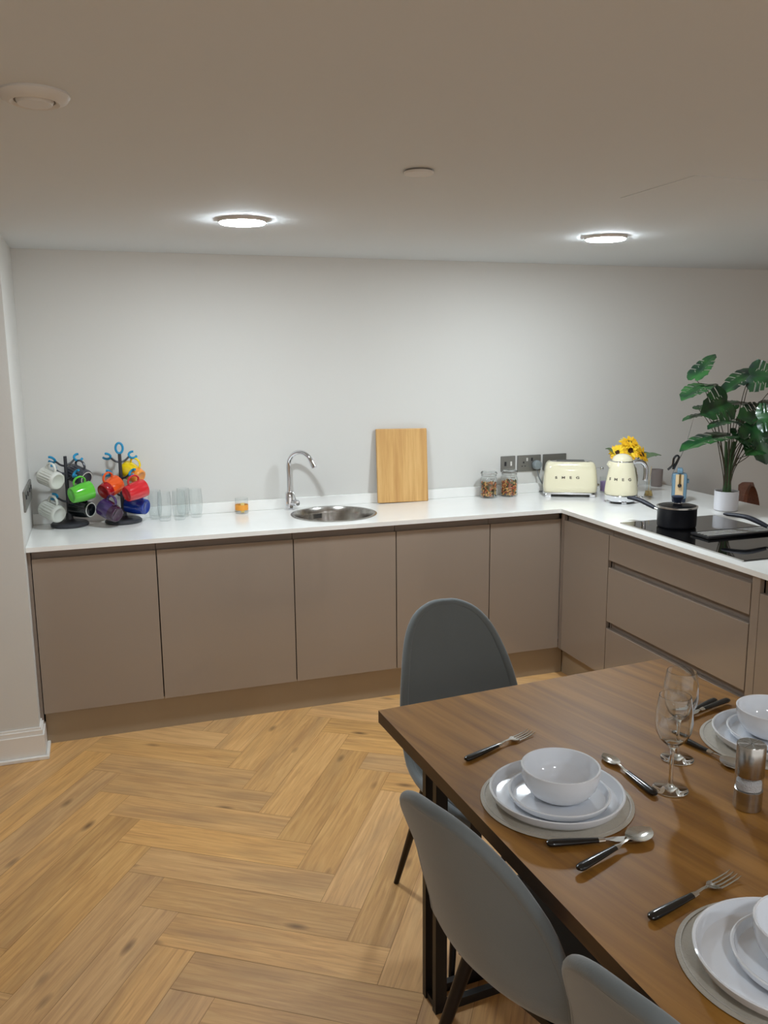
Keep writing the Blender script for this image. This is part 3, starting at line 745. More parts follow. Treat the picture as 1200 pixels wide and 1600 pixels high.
sw = bmesh.new(); tube(sw, [(.078, -.026, .028), (.095, -.032, .028)], .006, seg=10); bmesh.ops.create_uvsphere(sw, u_segments=14, v_segments=8, radius=.0075, matrix=Matrix.Translation((.097, -.033, .028)))
build('switch', sw, M['chrome'], t, smooth=True)
for k, ch in enumerate('SMEG'):
    bm = text_bm(ch, .022, .0009); th0 = rd(-111+16-62+27*k); z0 = .128; rr_ = krad(z0)
    for v in bm.verts:
        th = th0+v.co.x*1.15/rr_; z_ = z0+v.co.y*.85; q = krad(z_)+.0006+v.co.z
        v.co = Vector((q*math.cos(th), q*math.sin(th), z_))
    build('logo_letter', bm, M['logo'], t)

# ------------------------------------------------------------------ flowers, cup, diffuser
t = thing('vase', 'slim clear vase behind the kettle holding the sunflowers', 'vase', (3.035, -.345, WT+.0003))
build('glass_body', lat([(0, 0), (.026, 0), (.028, .003), (.024, .06), (.02, .1), (.024, .125), (.022, .125), (.018, .1), (.022, .06), (.025, .006), (0, .006)], 32), M['thinglass'], t, smooth=True)
def sunflower(name_label, head, face, r=.048, dark=False, leafs=()):
    root = Vector((3.035, -.345, WT+.012)); hd = Vector(head); n = Vector(face).normalized()
    t = thing('sunflower', name_label, 'flower', root, group='sunflowers behind the kettle'); c = hd-root
    build('stem', tb(smooth_path([Vector((random.uniform(-.008, .008), random.uniform(-.008, .008), 0)), Vector((0, 0, .1)), c*.8+Vector((0, 0, .005))-n*.02, c-n*.006], 5), .0028, seg=7), M['stemgreen'], t, smooth=True)
    x = n.orthogonal().normalized(); y = n.cross(x); F_ = Matrix((x, y, n)).transposed().to_4x4(); F_.translation = c
    for layer, (cnt, ln, up_) in enumerate(((21, 1.0, .004), (17, .82, .012))):
        bm = bmesh.new()
        for k in range(cnt):
            a = 2*PI*(k+.5*layer+random.uniform(-.25, .25))/cnt; q = r*ln*random.uniform(.88, 1.1); wd = r*.135
            dx, dy = math.cos(a), math.sin(a); px_, py_ = -dy, dx; cur = random.uniform(-.010, .012)
            row = []
            for s, ww, zz in ((.30, .45, .0), (.5, 1, .35), (.78, .8, .75), (1, .08, 1)):
                for sd, dz in ((-1, .0015), (0, -.0005), (1, .0015)):
                    row.append(bm.verts.new((dx*q*s+px_*sd*wd*ww, dy*q*s+py_*sd*wd*ww, up_+cur*zz+dz*ww)))
            for i in range(3):
                for j in range(2): bm.faces.new([row[i*3+j], row[i*3+j+1], row[i*3+j+4], row[i*3+j+3]])
        thicken(bm, .0006)
        bmesh.ops.transform(bm, matrix=F_, verts=bm.verts)
        build('petals', bm, M['petal'] if layer ^ dark else M['petaldark'], t, smooth=True)
    build('seed_head', lat([(0, -.004), (r*.34, -.002), (r*.40, .006), (r*.32, .013), (r*.15, .011), (0, .009)], 24, M=F_), M['seedhead'], t, smooth=True)
    for tip in leafs:
        tv = Vector(tip)-root; b0 = c*.82; d_ = tv-b0; L_ = d_.length; d_.normalize(); sd = d_.cross(Vector((.3, -.6, .7))).normalized(); bm = bmesh.new(); rows = []
        for i in range(9):
            s = i/8; ww = .016*math.sin(PI*min(1, s*1.02+.02))**.8+.0004; p = b0+d_*L_*s+Vector((0, 0, .02*math.sin(PI*s)))
            rows.append([bm.verts.new(p-sd*ww), bm.verts.new(p-Vector((0, 0, .003))), bm.verts.new(p+sd*ww)])
        for a_, b_ in zip(rows, rows[1:]):
            for j in range(2): bm.faces.new([a_[j], a_[j+1], b_[j+1], b_[j]])
        thicken(bm, .0006)
        build('leaf', bm, M['sunleaf'], t, smooth=True)
fc = Vector((-.45, -.85, .25))
sunflower('yellow sunflower facing the room, dark centre just above the kettle lid', (3.035, -.385, 1.135), fc, .062, False, [(3.18, -.42, 1.105)])
sunflower('topmost yellow sunflower, turned upward', (3.042, -.365, 1.172), (-.2, -.5, .85), .056, True)
sunflower('yellow sunflower at the left, behind the kettle lid', (2.966, -.375, 1.125), (-.7, -.6, .45), .052, False, [(2.895, -.36, 1.152)])
sunflower('yellow sunflower at the right, leaning over the kettle handle', (3.085, -.415, 1.112), (.45, -.7, .45), .055, True, [(3.19, -.45, 1.112)])
build_c = build('cup', lat([(0, 0), (.030, 0), (.032, .003), (.034, .098), (.0345, .1), (.032, .1), (.030, .006), (0, .006)], 36), M['greycup'], smooth=True, loc=(3.378, -.165, WT+.0003))
tag(build_c, 'grey-brown ceramic tumbler at the back of the worktop, behind the reed diffuser', 'cup')
t = thing('reed_diffuser', 'small clear glass reed diffuser with amber oil, right of the kettle', 'diffuser', (3.111, -.46, WT+.0003))
build('bottle', lat([(0, 0), (.024, 0), (.025, .003), (.019, .03), (.0135, .05), (.0125, .058), (.017, .092), (.0155, .092), (.011, .058), (.0118, .05), (.0172, .03), (.0228, .005), (0, .004)], 32), M['thinglass'], t, smooth=True)
build('oil', lat([(0, .0045), (.0225, .0055), (.0168, .03), (.0163, .033), (0, .033)], 28), M['amber'], t, smooth=True)
for a, b in ((.3, .9), (1.8, .7), (3.5, 1.0), (5.0, .8)): build('reed', tb([(0.006*math.cos(a+3), .006*math.sin(a+3), .007), (.016*math.cos(a)*b, .016*math.sin(a)*b, .165)], .0014, seg=6), M['reed'], t)

# ------------------------------------------------------------------ portable radio with raised aerial
t = thing('portable_radio', 'pale blue upright gadget with a cream panel and thin raised aerial, behind the saucepan', 'radio', (3.158, -.655, WT+.0003), rd(-36))
build('casing', bx(-.037, .037, -.028, .055, .012, .150, .012), M['radioblue'], t, smooth=True)
build('base', bx(-.034, .034, -.026, .05, 0, .03, .006), M['radiodark'], t, smooth=True)
build('front_panel', bx(-.021, .019, -.0305, -.0275, .028, .147, .003), M['radiocream'], t)
kn = bmesh.new(); tube(kn, [(0, -.034, .150), (0, -.037, .098)], .0045, seg=10); build('hinge_bar', kn, M['gold'], t, smooth=True)
kn = bmesh.new(); bmesh.ops.create_uvsphere(kn, u_segments=16, v_segments=10, radius=.0105, matrix=Matrix.Translation((0, -.040, .090))); build('knob', kn, M['blackplastic'], t, smooth=True)
build('carry_handle', bx(-.014, .014, -.024, .03, .1505, .178, .006), M['radioblue'], t, smooth=True)
build('side_knob', lat([(0, 0), (.012, 0), (.012, .008), (.009, .011), (0, .011)], 20, M=Matrix.Translation((.036, .005, .11)) @ Matrix.Rotation(PI/2, 4, 'Y')), M['radioblue'], t, smooth=True)
build('aerial', tb([(-.043, 0, .10), (-.040, 0, .14), (.02, .012, .29), (.052, .02, .435)], [.0022, .0022, .0017, .0012], seg=8), M['chrome'], t, smooth=True)
build('strap', tb(smooth_path([(-.036, -.012, .172), (-.022, -.012, .205), (-.010, -.012, .232), (-.020, -.012, .243), (-.034, -.012, .228), (-.038, -.012, .195), (-.052, -.012, .178), (-.062, -.012, .168)], 5), .0058, seg=8), M['blackplastic'], t, smooth=True)

# ------------------------------------------------------------------ plant
POT = Vector((3.214, -.945, WT+.0003))
t = thing('monstera_plant', 'tall artificial monstera in a round white pot beside the hob', 'plant', POT)
build('pot', lat([(0, 0), (.050, 0), (.0535, .002), (.0535, .004), (.0565, .005), (.0575, .094), (.0575, .097), (.054, .097), (.053, .082), (0, .082)], 48), M['pot'], t, smooth=True)
build('soil', lat([(0, .0835), (.0525, .0835), (.0525, .086), (0, .090)], 32), M['soil'], t, smooth=True)
st = bmesh.new()
for a, rr_ in ((0, .012), (1.1, .014), (2.2, .013), (3.2, .014), (4.3, .013), (5.3, .014)):
    tube(st, smooth_path([(rr_*math.cos(a), rr_*math.sin(a), .085), (rr_*.8*math.cos(a), rr_*.8*math.sin(a), .16), (rr_*1.2*math.cos(a), rr_*1.2*math.sin(a), .25), (rr_*1.8*math.cos(a)+.004, rr_*1.8*math.sin(a), .34)], 4), [.008, .0045], seg=8)
build('trunk', st, M['stemgreen'], t, smooth=True)
LEAVES = [(3.024,-0.900,1.538, 3.173,-0.840,1.655, 0.1,62),(3.042,-0.950,1.502, 2.867,-1.020,1.455, 0.12,55),(3.038,-0.950,1.505, 3.183,-0.860,1.503, 0.07,75),
(3.092,-1.050,1.433, 2.880,-1.160,1.395, 0.17,-20),(3.038,-0.980,1.368, 2.908,-0.980,1.351, 0.09,70),(3.222,-0.930,1.409, 3.349,-0.930,1.412, 0.12,60),
(3.360,-0.920,1.564, 3.126,-0.980,1.481, 0.13,50),(3.259,-1.000,1.551, 3.339,-1.080,1.534, 0.15,-25),(3.148,-1.020,1.334, 2.991,-1.060,1.318, 0.1,68),
(3.147,-1.020,1.337, 3.221,-1.020,1.310, 0.07,65),(3.137,-1.030,1.268, 2.804,-1.120,1.242, 0.15,60),(3.138,-1.050,1.273, 3.238,-1.080,1.232, 0.14,40),
(3.387,-0.980,1.345, 3.188,-1.040,1.361, 0.16,15),(3.239,-1.050,1.318, 3.288,-1.120,1.146, 0.16,0),(3.350,-1.000,1.298, 3.413,-1.050,1.200, 0.18,-10),
(3.281,-1.060,1.207, 3.151,-1.140,1.196, 0.1,30),(3.517,-0.900,1.413, 3.393,-0.920,1.401, 0.09,60),(3.553,-0.950,1.376, 3.702,-0.980,1.326, 0.16,40),
(3.502,-0.920,1.502, 3.694,-0.880,1.578, 0.15,40),(3.138,-0.930,1.380, 3.229,-0.950,1.348, 0.14,40),(3.433,-0.980,1.224, 3.599,-1.000,1.149, 0.16,20),
(3.358,-0.860,1.287, 3.516,-0.840,1.280, 0.15,30),(3.320,-0.850,1.377, 3.275,-0.800,1.401, 0.12,35),(3.254,-1.080,1.347, 3.310,-1.140,1.364, 0.15,10),
(3.057,-0.900,1.387, 3.186,-0.860,1.400, 0.09,60)]
def half_leaf():
    # right half of a monstera blade: x along the midrib (0..1), y half-width; slits cut in from the edge
    pts = [(0, 0), (-.09, .10), (-.10, .24), (-.02, .38), (.10, .46)]
    lobes = [(.20, .51), (.385, .49), (.56, .42), (.735, .31)]
    for i, (x, y) in enumerate(lobes):
        x0 = x-.078; x1 = x+.068
        pts += [(x0, y), (x1, y-.03)]
        if i < 3: pts += [(x1-.012, y*.40), (x1+.016, y*.37)]
    pts += [(.90, .15), (.97, .06), (1.0, 0)]
    return pts
def leaf_bm(B, T, wd, roll):
    B, T = Vector(B), Vector(T); x = (T-B); L_ = x.length*1.06; x.normalize()
    z = Vector((-.35, -.45, .85)); z = (z-x*z.dot(x)).normalized()
    # tilt the blade about its midrib towards the horizontal (big roll) or the room (small roll)
    room = Vector((-.5, -.85, .1)); room = (room-x*room.dot(x)).normalized(); flat = Vector((0, 0, 1)); flat = (flat-x*flat.dot(x)).normalized()
    k = min(1, max(0, (roll+25)/95)); z = (room*(1-k)+flat*k).normalized(); y = z.cross(x)
    bm = bmesh.new(); hl = half_leaf(); W2 = wd*1.05
    for sd in (1, -1):
        hole = [[(.16+.17*i, .13), (.21+.17*i, .17), (.245+.17*i, .24), (.195+.17*i, .19)] for i in range(3)]
        es = []
        for lp in [hl]+hole:
            vs = [bm.verts.new((a*L_, sd*b_*W2, 0)) for a, b_ in lp]
            es += [bm.edges.new((vs[i], vs[(i+1) % len(vs)])) for i in range(len(vs))]
        bmesh.ops.triangle_fill(bm, use_beauty=True, edges=es)
    bmesh.ops.remove_doubles(bm, verts=bm.verts, dist=1e-5)
    bmesh.ops.subdivide_edges(bm, edges=bm.edges[:], cuts=1, use_grid_fill=True)
    bmesh.ops.triangulate(bm, faces=bm.faces[:])
    for v in bm.verts:
        a = v.co.x/L_; b_ = abs(v.co.y)/W2
        v.co.z = (.16*b_ - .22*b_*b_)*W2*1.6 + L_*(.10*a-.17*a*a) + .004*math.sin(a*38)*b_
    bmesh.ops.recalc_face_normals(bm, faces=bm.faces)
    thicken(bm, .0008)
    Mx = Matrix((x, y, z)).transposed().to_4x4(); Mx.translation = B-POT
    bmesh.ops.transform(bm, matrix=Mx, verts=bm.verts)
    return bm
rl = random.Random(4)
for i, L_ in enumerate(LEAVES):
    B = Vector(L_[:3]); T = Vector(L_[3:6]); lf = build('leaf', leaf_bm(B, T, L_[6], L_[7]), M['leaf'], t, smooth=True, ang=70)
    b0 = B-POT; a = math.atan2(b0.y, b0.x); s0 = Vector((.016*math.cos(a), .016*math.sin(a), .10+.05*rl.random()))
    up = min(b0.z-.05, .2+.1*rl.random()); mid = Vector((b0.x*.16, b0.y*.16, max(up, .14))); mid2 = b0*.62+Vector((0, 0, b0.z*.22)); mid2.z = min(mid2.z, b0.z-.015)
    build('leaf_stalk', tb(smooth_path([s0, mid, mid2, b0], 6), [.0026, .0017], seg=6), M['palestem'], t, smooth=True)

# ------------------------------------------------------------------ hob, vent, pans
hx0, hx1, hy0, hy1 = 2.5343, 3.0572, -1.8444, -1.0535
t = thing('hob', 'black glass induction hob with a steel edge, set on the peninsula worktop', 'hob', ((hx0+hx1)/2, (hy0+hy1)/2, WT))
ax, ay = (hx1-hx0)/2, (hy1-hy0)/2
build('glass_top', bx(-ax+.006, ax-.006, -ay, ay, .0004, .0055, .0012), M['hob'], t)
for s in (-1, 1): build('steel_edge', bx(min(s*ax, s*(ax-.0055)), max(s*ax, s*(ax-.0055)), -ay, ay, .0003, .0062, .001), M['steel'], t)
vt = build('extractor_vent', bx(-ax+.12, ax-.012, -.058, .058, .0056, .0175, .003), M['ventblack'], t)
for k in range(4): build('slot', bx(-ax+.135, ax-.03, -.032+k*.020, -.027+k*.020, .0174, .0184), M['white_plastic'], vt)

def saucepan(x, y, z, ang, r, h, label, lid, hl, hz=.0):
    t = thing('saucepan' if lid else 'frying_pan', label, 'pan', (x, y, z), ang)
    build('pan_body', lat([(0, 0), (r-.006, 0), (r-.001, .005), (r, .012), (r, h-.002), (r+.0015, h), (r-.0015, h), (r-.003, .012), (r-.009, .006), (0, .005)], 56), M['panblack'], t, smooth=True)
    build('rim', lat([(r-.002, h), (r+.003, h), (r+.003, h+.003), (r-.002, h+.003)], 56, closed=True), M['steel'], t, smooth=True)
    z1 = h-.018+hz
    build('handle_bracket', tb([(r-.001, 0, z1-.006), (r+.016, 0, z1), (r+.030, 0, z1+.003)], .0085, seg=12, sx=.65, sy=1.2), M['steel'], t, smooth=True)
    hp = smooth_path([(r+.022, 0, z1+.001), (r+.05, 0, z1+.012), (r+.09, 0, z1+.026), (r+.13, 0, z1+.033), (r+hl, 0, z1+.034)], 5)
    n = len(hp); rad = [.0105+.0035*math.sin(PI*i/(n-1)) for i in range(n)]; rad[-1] = .006
    build('handle', tb(hp, rad, seg=14, sx=.72, sy=1.15), M['softblack'], t, smooth=True)
    if lid:
        l = build('glass_lid', lat([(r-.001, h+.0035), (r-.001, h+.006), (r*.8, h+.012), (r*.45, h+.017), (.012, h+.019), (0, h+.019), (0, h+.0165), (r*.45, h+.0145), (r*.8, h+.0095), (r-.004, h+.0035)], 56), M['thinglass'], t, smooth=True)
        build('lid_rim', lat([(r-.0035, h+.0032), (r+.0035, h+.0032), (r+.0035, h+.0068), (r-.0035, h+.0074)], 56, closed=True), M['steel'], l, smooth=True)
        build('lid_knob', lat([(0, h+.0192), (.014, h+.0192), (.017, h+.022), (.019, h+.030), (.027, h+.044), (.027, h+.048), (.02, h+.051), (0, h+.052)], 28), M['radiodark'], l, smooth=True)
        build('knob_plate', lat([(0, h+.0191), (.022, h+.0185), (.022, h+.0205), (0, h+.0212)], 28), M['chrome'], l, smooth=True)
    return t
saucepan(2.712, -1.222, WT+.006, math.atan2(.150, -.075), .0845, .088, 'black saucepan with a glass lid standing on the hob', True, .16)
saucepan(2.973, -1.665, WT+.006, math.atan2(.87, -.46), .105, .052, 'black frying pan on the hob, only its handle in view at the right edge', False, .21, .01)

# ------------------------------------------------------------------ brown chair beyond the peninsula
t = thing('bar_chair', 'brown woven leather chair, its rounded back just showing behind the peninsula', 'chair', (3.88, -.655, 0), rd(38))
bm = bmesh.new(); rows = []
for i in range(25):
    s = math.sin(PI/2*i/24); zz = .50+s*.415; half = .20*(1 if s < .5 else math.sqrt(max(.004, 1-((s-.5)/.5)**2.4)))
    rows.append([bm.verts.new((half*u_/8, .19+.05*s-.05*(u_/8)**2, zz)) for u_ in range(-8, 9)])
for a, b in zip(rows, rows[1:]):
    for j in range(16): bm.faces.new([a[j], a[j+1], b[j+1], b[j]])
bmesh.ops.recalc_face_normals(bm, faces=bm.faces); thicken(bm, .022)
build('backrest', bm, M['brownchair'], t, smooth=True)
build('seat', bx(-.21, .21, -.2, .2, .45, .50, .02), M['brownchair'], t, smooth=True)
for sx in (-1, 1):
    for sy in (-1, 1): build('leg', tb([(sx*.17, sy*.16, .455), (sx*.2, sy*.2, 0)], [.014, .009], seg=10), M['blackmetal'], t, smooth=True)

# ------------------------------------------------------------------ dining table
TZ = .77; TH = .032
A = Vector((.915, -2.408)); du = Vector((math.cos(rd(4.6)), math.sin(rd(4.6)))); dv = Vector((math.sin(rd(2.6)), -math.cos(rd(2.6))))
TWd, TLn = .905, 1.62
c4 = [A, A+du*TWd, A+du*TWd+dv*TLn, A+dv*TLn]
org = A+du*TWd/2+dv*TLn/2
t = thing('dining_table', 'rectangular walnut dining table with black metal frame legs, laid for a meal', 'table', (org.x, org.y, 0))
bm = prism(bmesh.new(), [((p-org).x, (p-org).y) for p in c4[::-1]], TZ-TH, TZ)
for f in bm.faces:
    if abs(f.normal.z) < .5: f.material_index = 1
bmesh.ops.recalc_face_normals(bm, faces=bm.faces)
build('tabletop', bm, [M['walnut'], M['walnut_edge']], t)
for end in (0, 1):
    for k in (0, 1):
        off = .105 + .062*k; off = off if end == 0 else TLn-off
        bm = bmesh.new(); Mx = Matrix((Vector((du.x, du.y, 0)), Vector((-dv.x, -dv.y, 0)), Vector((0, 0, 1)))).transposed().to_4x4()
        p = A+dv*off-org; Mx.translation = (p.x, p.y, 0); s = .016
        xa = .098; xb = TWd-.098
        for xx in ((xa, xa+.13, xb-.13, xb) if k == 0 else (xa, xb)): box(bm, xx-s, xx+s, -s*.6, s*.6, .02, TZ-TH-.001, 0, Mx)
        box(bm, xa-s, xb+s, -s*.6, s*.6, 0, .024, 0, Mx); box(bm, xa-s, xb+s, -s*.6, s*.6, TZ-TH-.026, TZ-TH-.0005, 0, Mx)
        build('leg_frame', bm, M['blackmetal'], t)
    bm = bmesh.new(); p = A+dv*((.136) if end == 0 else TLn-.136)-org; Mx = Mx.copy(); Mx.translation = (p.x, p.y, 0)
    for xx in (xa, xb): box(bm, xx-.012, xx+.012, -.031, .031, .002, .02, 0, Mx)
    build('floor_rail', bm, M['blackmetal'], t)

# ------------------------------------------------------------------ dining chairs
def chair_center(s):
    """profile (y, z, half width) from the front edge of the seat (0) to the top of the back (1); the chair faces +y"""
    P = [(0.0, .235, .450, .130), (.03, .232, .457, .158), (.08, .218, .463, .178), (.18, .15, .466, .197), (.32, .05, .458, .203), (.42, -.05, .455, .198), (.49, -.125, .470, .190), (.55, -.168, .510, .188), (.63, -.195, .575, .188),
         (.70, -.218, .640, .180), (.77, -.240, .705, .167), (.83, -.259, .763, .151), (.88, -.275, .808, .133), (.92, -.288, .843, .110), (.95, -.296, .865, .086), (.975, -.301, .880, .057), (.99, -.304, .887, .033), (1.0, -.305, .889, .004)]
    for a, b in zip(P, P[1:]):
        if s <= b[0]+1e-9:
            i0 = P.index(a); p0 = P[max(i0-1, 0)]; p3 = P[min(i0+2, len(P)-1)]; f_ = (s-a[0])/(b[0]-a[0]); o_ = []
            for i in (1, 2, 3):
                m1 = (b[i]-p0[i])/(b[0]-p0[0])*(b[0]-a[0]); m2 = (p3[i]-a[i])/(p3[0]-a[0])*(b[0]-a[0])
                if a is P[-2] and i == 3: m2 = (b[i]-a[i])*1.6
                o_.append((2*f_**3-3*f_**2+1)*a[i]+(f_**3-2*f_**2+f_)*m1+(-2*f_**3+3*f_**2)*b[i]+(f_**3-f_**2)*m2)
            return o_
    return P[-1][1:]
SS = [0, .015, .03, .055, .08, .12, .18, .24, .32, .37, .42, .455, .49, .52, .55, .59, .63, .665, .70, .735, .77, .80, .83, .855, .88, .90, .92, .935, .95, .963, .975, .984, .992, 1.0]
def shell_pt(s, u, off=0.0):
    ds = .01; y, z, w_ = chair_center(s)
    # smooth the profile a little
    ya, za, wa = chair_center(max(0, s-.03)); yb_, zb_, wb_ = chair_center(min(1, s+.03))
    tx = Vector((0, yb_-ya, zb_-za)).normalized(); nrm = Vector((0, -tx.z, tx.y))     # points out of the sitting side
    if nrm.z < 0 and s < .5: nrm = -nrm
    if s >= .5 and nrm.y < 0: nrm = -nrm
    back = max(0, min(1, (s-.45)/.15)); dish = .018+.030*back*(1-max(0, (s-.75)/.25)*.55)
    if nrm.y*1 < 0 and s < .5: pass
    p = Vector((w_*u, y, z)) + nrm*(dish*min(1, (w_/.17)**2)*u*u + off)
    return p
def make_chair(label):
    t = thing('dining_chair', label, 'chair', group='blue-grey velvet dining chairs')
    n = 12; us = [math.sin(PI*.5*(k/n)) for k in range(-n, n+1)]
    def sheet(o0, o1, s0, s1, inset, name, mt, crown=0):
        bm = bmesh.new(); sets = []
        ss = [s for s in SS if s0 <= s <= s1]
        for off, cr in ((o0, 0), (o1, crown)):
            rows = []
            for s in ss:
                e_ = min(1, (s-s0)/.05, (s1-s)/.05) if crown else 1
                rows.append([bm.verts.new(shell_pt(s, u*inset, off+cr*(1-abs(u)**4)*max(0, e_)**.6)) for u in us])
            sets.append(rows)
        A_, B_ = sets
        for rows, fl in ((A_, 1), (B_, 0)):
            for a, b in zip(rows, rows[1:]):
                for j in range(2*n): bm.faces.new([a[j], a[j+1], b[j+1], b[j]])
        for i in range(len(ss)-1):
            for j in (0, 2*n): bm.faces.new([A_[i][j], A_[i+1][j], B_[i+1][j], B_[i][j]])
        for i in (0, len(ss)-1):
            for j in range(2*n): bm.faces.new([A_[i][j], A_[i][j+1], B_[i][j+1], B_[i][j]])
        return build(name, bm, mt, t, smooth=True, ang=65)
    sheet(-.017, .006, 0, 1, 1.0, 'upholstered_shell', M['velvet'])
    rim = [shell_pt(s, 1, -.004) for s in SS] + [shell_pt(s, -1, -.004) for s in SS[-2::-1]] + [shell_pt(0, -.5, -.004), shell_pt(0, 0, -.004), shell_pt(0, .5, -.004)]
    build('piping', tb(rim, .013, seg=14, close=True), M['velvet'], t, smooth=True)
    rim2 = [shell_pt(s, .965, .013) for s in SS] + [shell_pt(s, -.965, .013) for s in SS[::-1]]
    sheet(.006, .008, .02, .47, .93, 'seat_pad', M['pad'], .022)
    for yy, zz in ():
        pass
    fr = bmesh.new(); 
    for sy in (-.10, .12): box(fr, -.15, .15, sy-.012, sy+.012, .425, .441)
    box(fr, -.012, .012, -.10, .12, .425, .441); box(fr, -.10, -.08, -.10, .12, .425, .441); box(fr, .08, .10, -.10, .12, .425, .441)
    build('seat_frame', fr, M['chairleg'], t)
    for sx in (-1, 1):
        for sy, y0, y1 in ((1, .12, .215), (-1, -.10, -.232)):
            build('leg', tb([(sx*.125, y0, .438), (sx*.19, y1, 0)], [.0155, .0085], seg=12), M['chairleg'], t, smooth=True)
    return t
c = make_chair('blue-grey velvet dining chair at the far end of the table, facing it')
CH1, CH2, CH3 = c, copy_tree(c), copy_tree(c)
CH1.location = (1.287, -2.25, 0); CH1.rotation_euler = (0, 0, rd(180))
CH2['label'] = 'blue-grey velvet dining chair on the left side of the table, its whole back in view'
CH2.location = (1.078, -3.004, 0); CH2.rotation_euler = (0, 0, rd(-73))
CH3['label'] = 'blue-grey velvet dining chair at the bottom edge, only the top of its back in view'
CH3.location = (1.140, -3.49, 0); CH3.rotation_euler = (0, 0, rd(-73))

# ------------------------------------------------------------------ place settings
def charger(x, y, lab):
    t = thing('placemat', lab, 'placemat', (x, y, TZ+.0003), group='round grey placemats')
    build('mat', lat([(0, 0), (.150, 0), (.153, .0015), (.150, .004), (0, .004)], 72), M['mat'], t, smooth=True)
    build('stitching', lat([(.1445, .0038), (.1465, .0038), (.1465, .0050), (.1445, .0050)], 72, closed=True), M['matedge'], t, smooth=True)
def plate_(x, y, z, r, lab, grp):
    h = .027 if r > .12 else .022
    prof = [(0, .003), (r*.62, .003), (r*.64, 0), (r*.68, 0), (r*.84, .002), (r*.92, .007), (r*.975, h*.55), (r, h-.001), (r-.0022, h+.0003), (r-.0050, h-.001), (r*.975-.0055, h*.55), (r*.895, .0085), (r*.80, .0062), (0, .0060)]
    return tag(build('dinner_plate' if r > .12 else 'side_plate', lat(prof, 72), M['plate'], smooth=True, loc=(x, y, z)), lab, 'plate', grp)
def bowl_(x, y, z, lab):
    r, h = .078, .066
    prof = [(0, .003), (.036, .003), (.037, 0), (.041, 0), (.048, .004), (.062, .014), (.0715, .028), (.0765, .045), (r, h-.001), (r-.0015, h), (r-.004, h-.001), (.0725, .045), (.0675, .030), (.058, .017), (.045, .009), (0, .0075)]
    return tag(build('bowl', lat(prof, 64), M['plate'], smooth=True, loc=(x, y, z)), lab, 'bowl', 'white bowls on the table')
Z0 = TZ+.0003
for (mx, my), (px, py), (sx_, sy_), (bx_, by_), nm in (
        ((1.114, -2.952), (1.108, -2.962), (1.107, -2.974), (1.112, -2.968), 'the complete place setting at the table\'s left'),
        ((1.712, -2.885), (1.712, -2.895), (1.715, -2.890), (1.713, -2.885), 'the place setting beyond the salt mill'),
        ((1.187, -3.485), (1.180, -3.500), (1.198, -3.510), (1.200, -3.515), 'the place setting cut off at the bottom right corner')):
    charger(mx, my, 'round grey placemat under ' + nm)
    plate_(px, py, Z0+.0052, .134, 'large white plate of ' + nm, 'white dinner plates')
    plate_(sx_, sy_, Z0+.0118, .101, 'small white plate of ' + nm, 'white side plates')
    bowl_(bx_, by_, Z0+.0182, 'white bowl on top of ' + nm)

# cutlery: local +x runs from the handle end to the tip
def handle_parts(t, hl):
    pr = [(0, .0045), (.004, .0080), (.012, .0092), (hl*.45, .0084), (hl*.9, .0064), (hl, .0060)]
    build('handle', tb([(x, 0, .0062) for x, _ in pr], [r for _, r in pr], seg=14, sx=.62, sy=1.05, up=(0, 0, 1)), M['blackplastic'], t, smooth=True)
    build('ferrule', tb([(hl-.001, 0, .0062), (hl+.012, 0, .0060)], [.0062, .0046], seg=12, sx=.66, sy=1.05, up=(0, 0, 1)), M['cutlery'], t, smooth=True)
def strip(bm, sta, thick=.0011):
    """blade from stations (x, half width, z, dish) with three points across"""
    rows = [[bm.verts.new((x, -w_, z+dz)), bm.verts.new((x, -w_*.5, z+dz*.35)), bm.verts.new((x, 0, z)), bm.verts.new((x, w_*.5, z+dz*.35)), bm.verts.new((x, w_, z+dz))] for x, w_, z, dz in sta]
    for a, b in zip(rows, rows[1:]):
        for j in range(4): bm.faces.new([a[j], a[j+1], b[j+1], b[j]])
    return rows
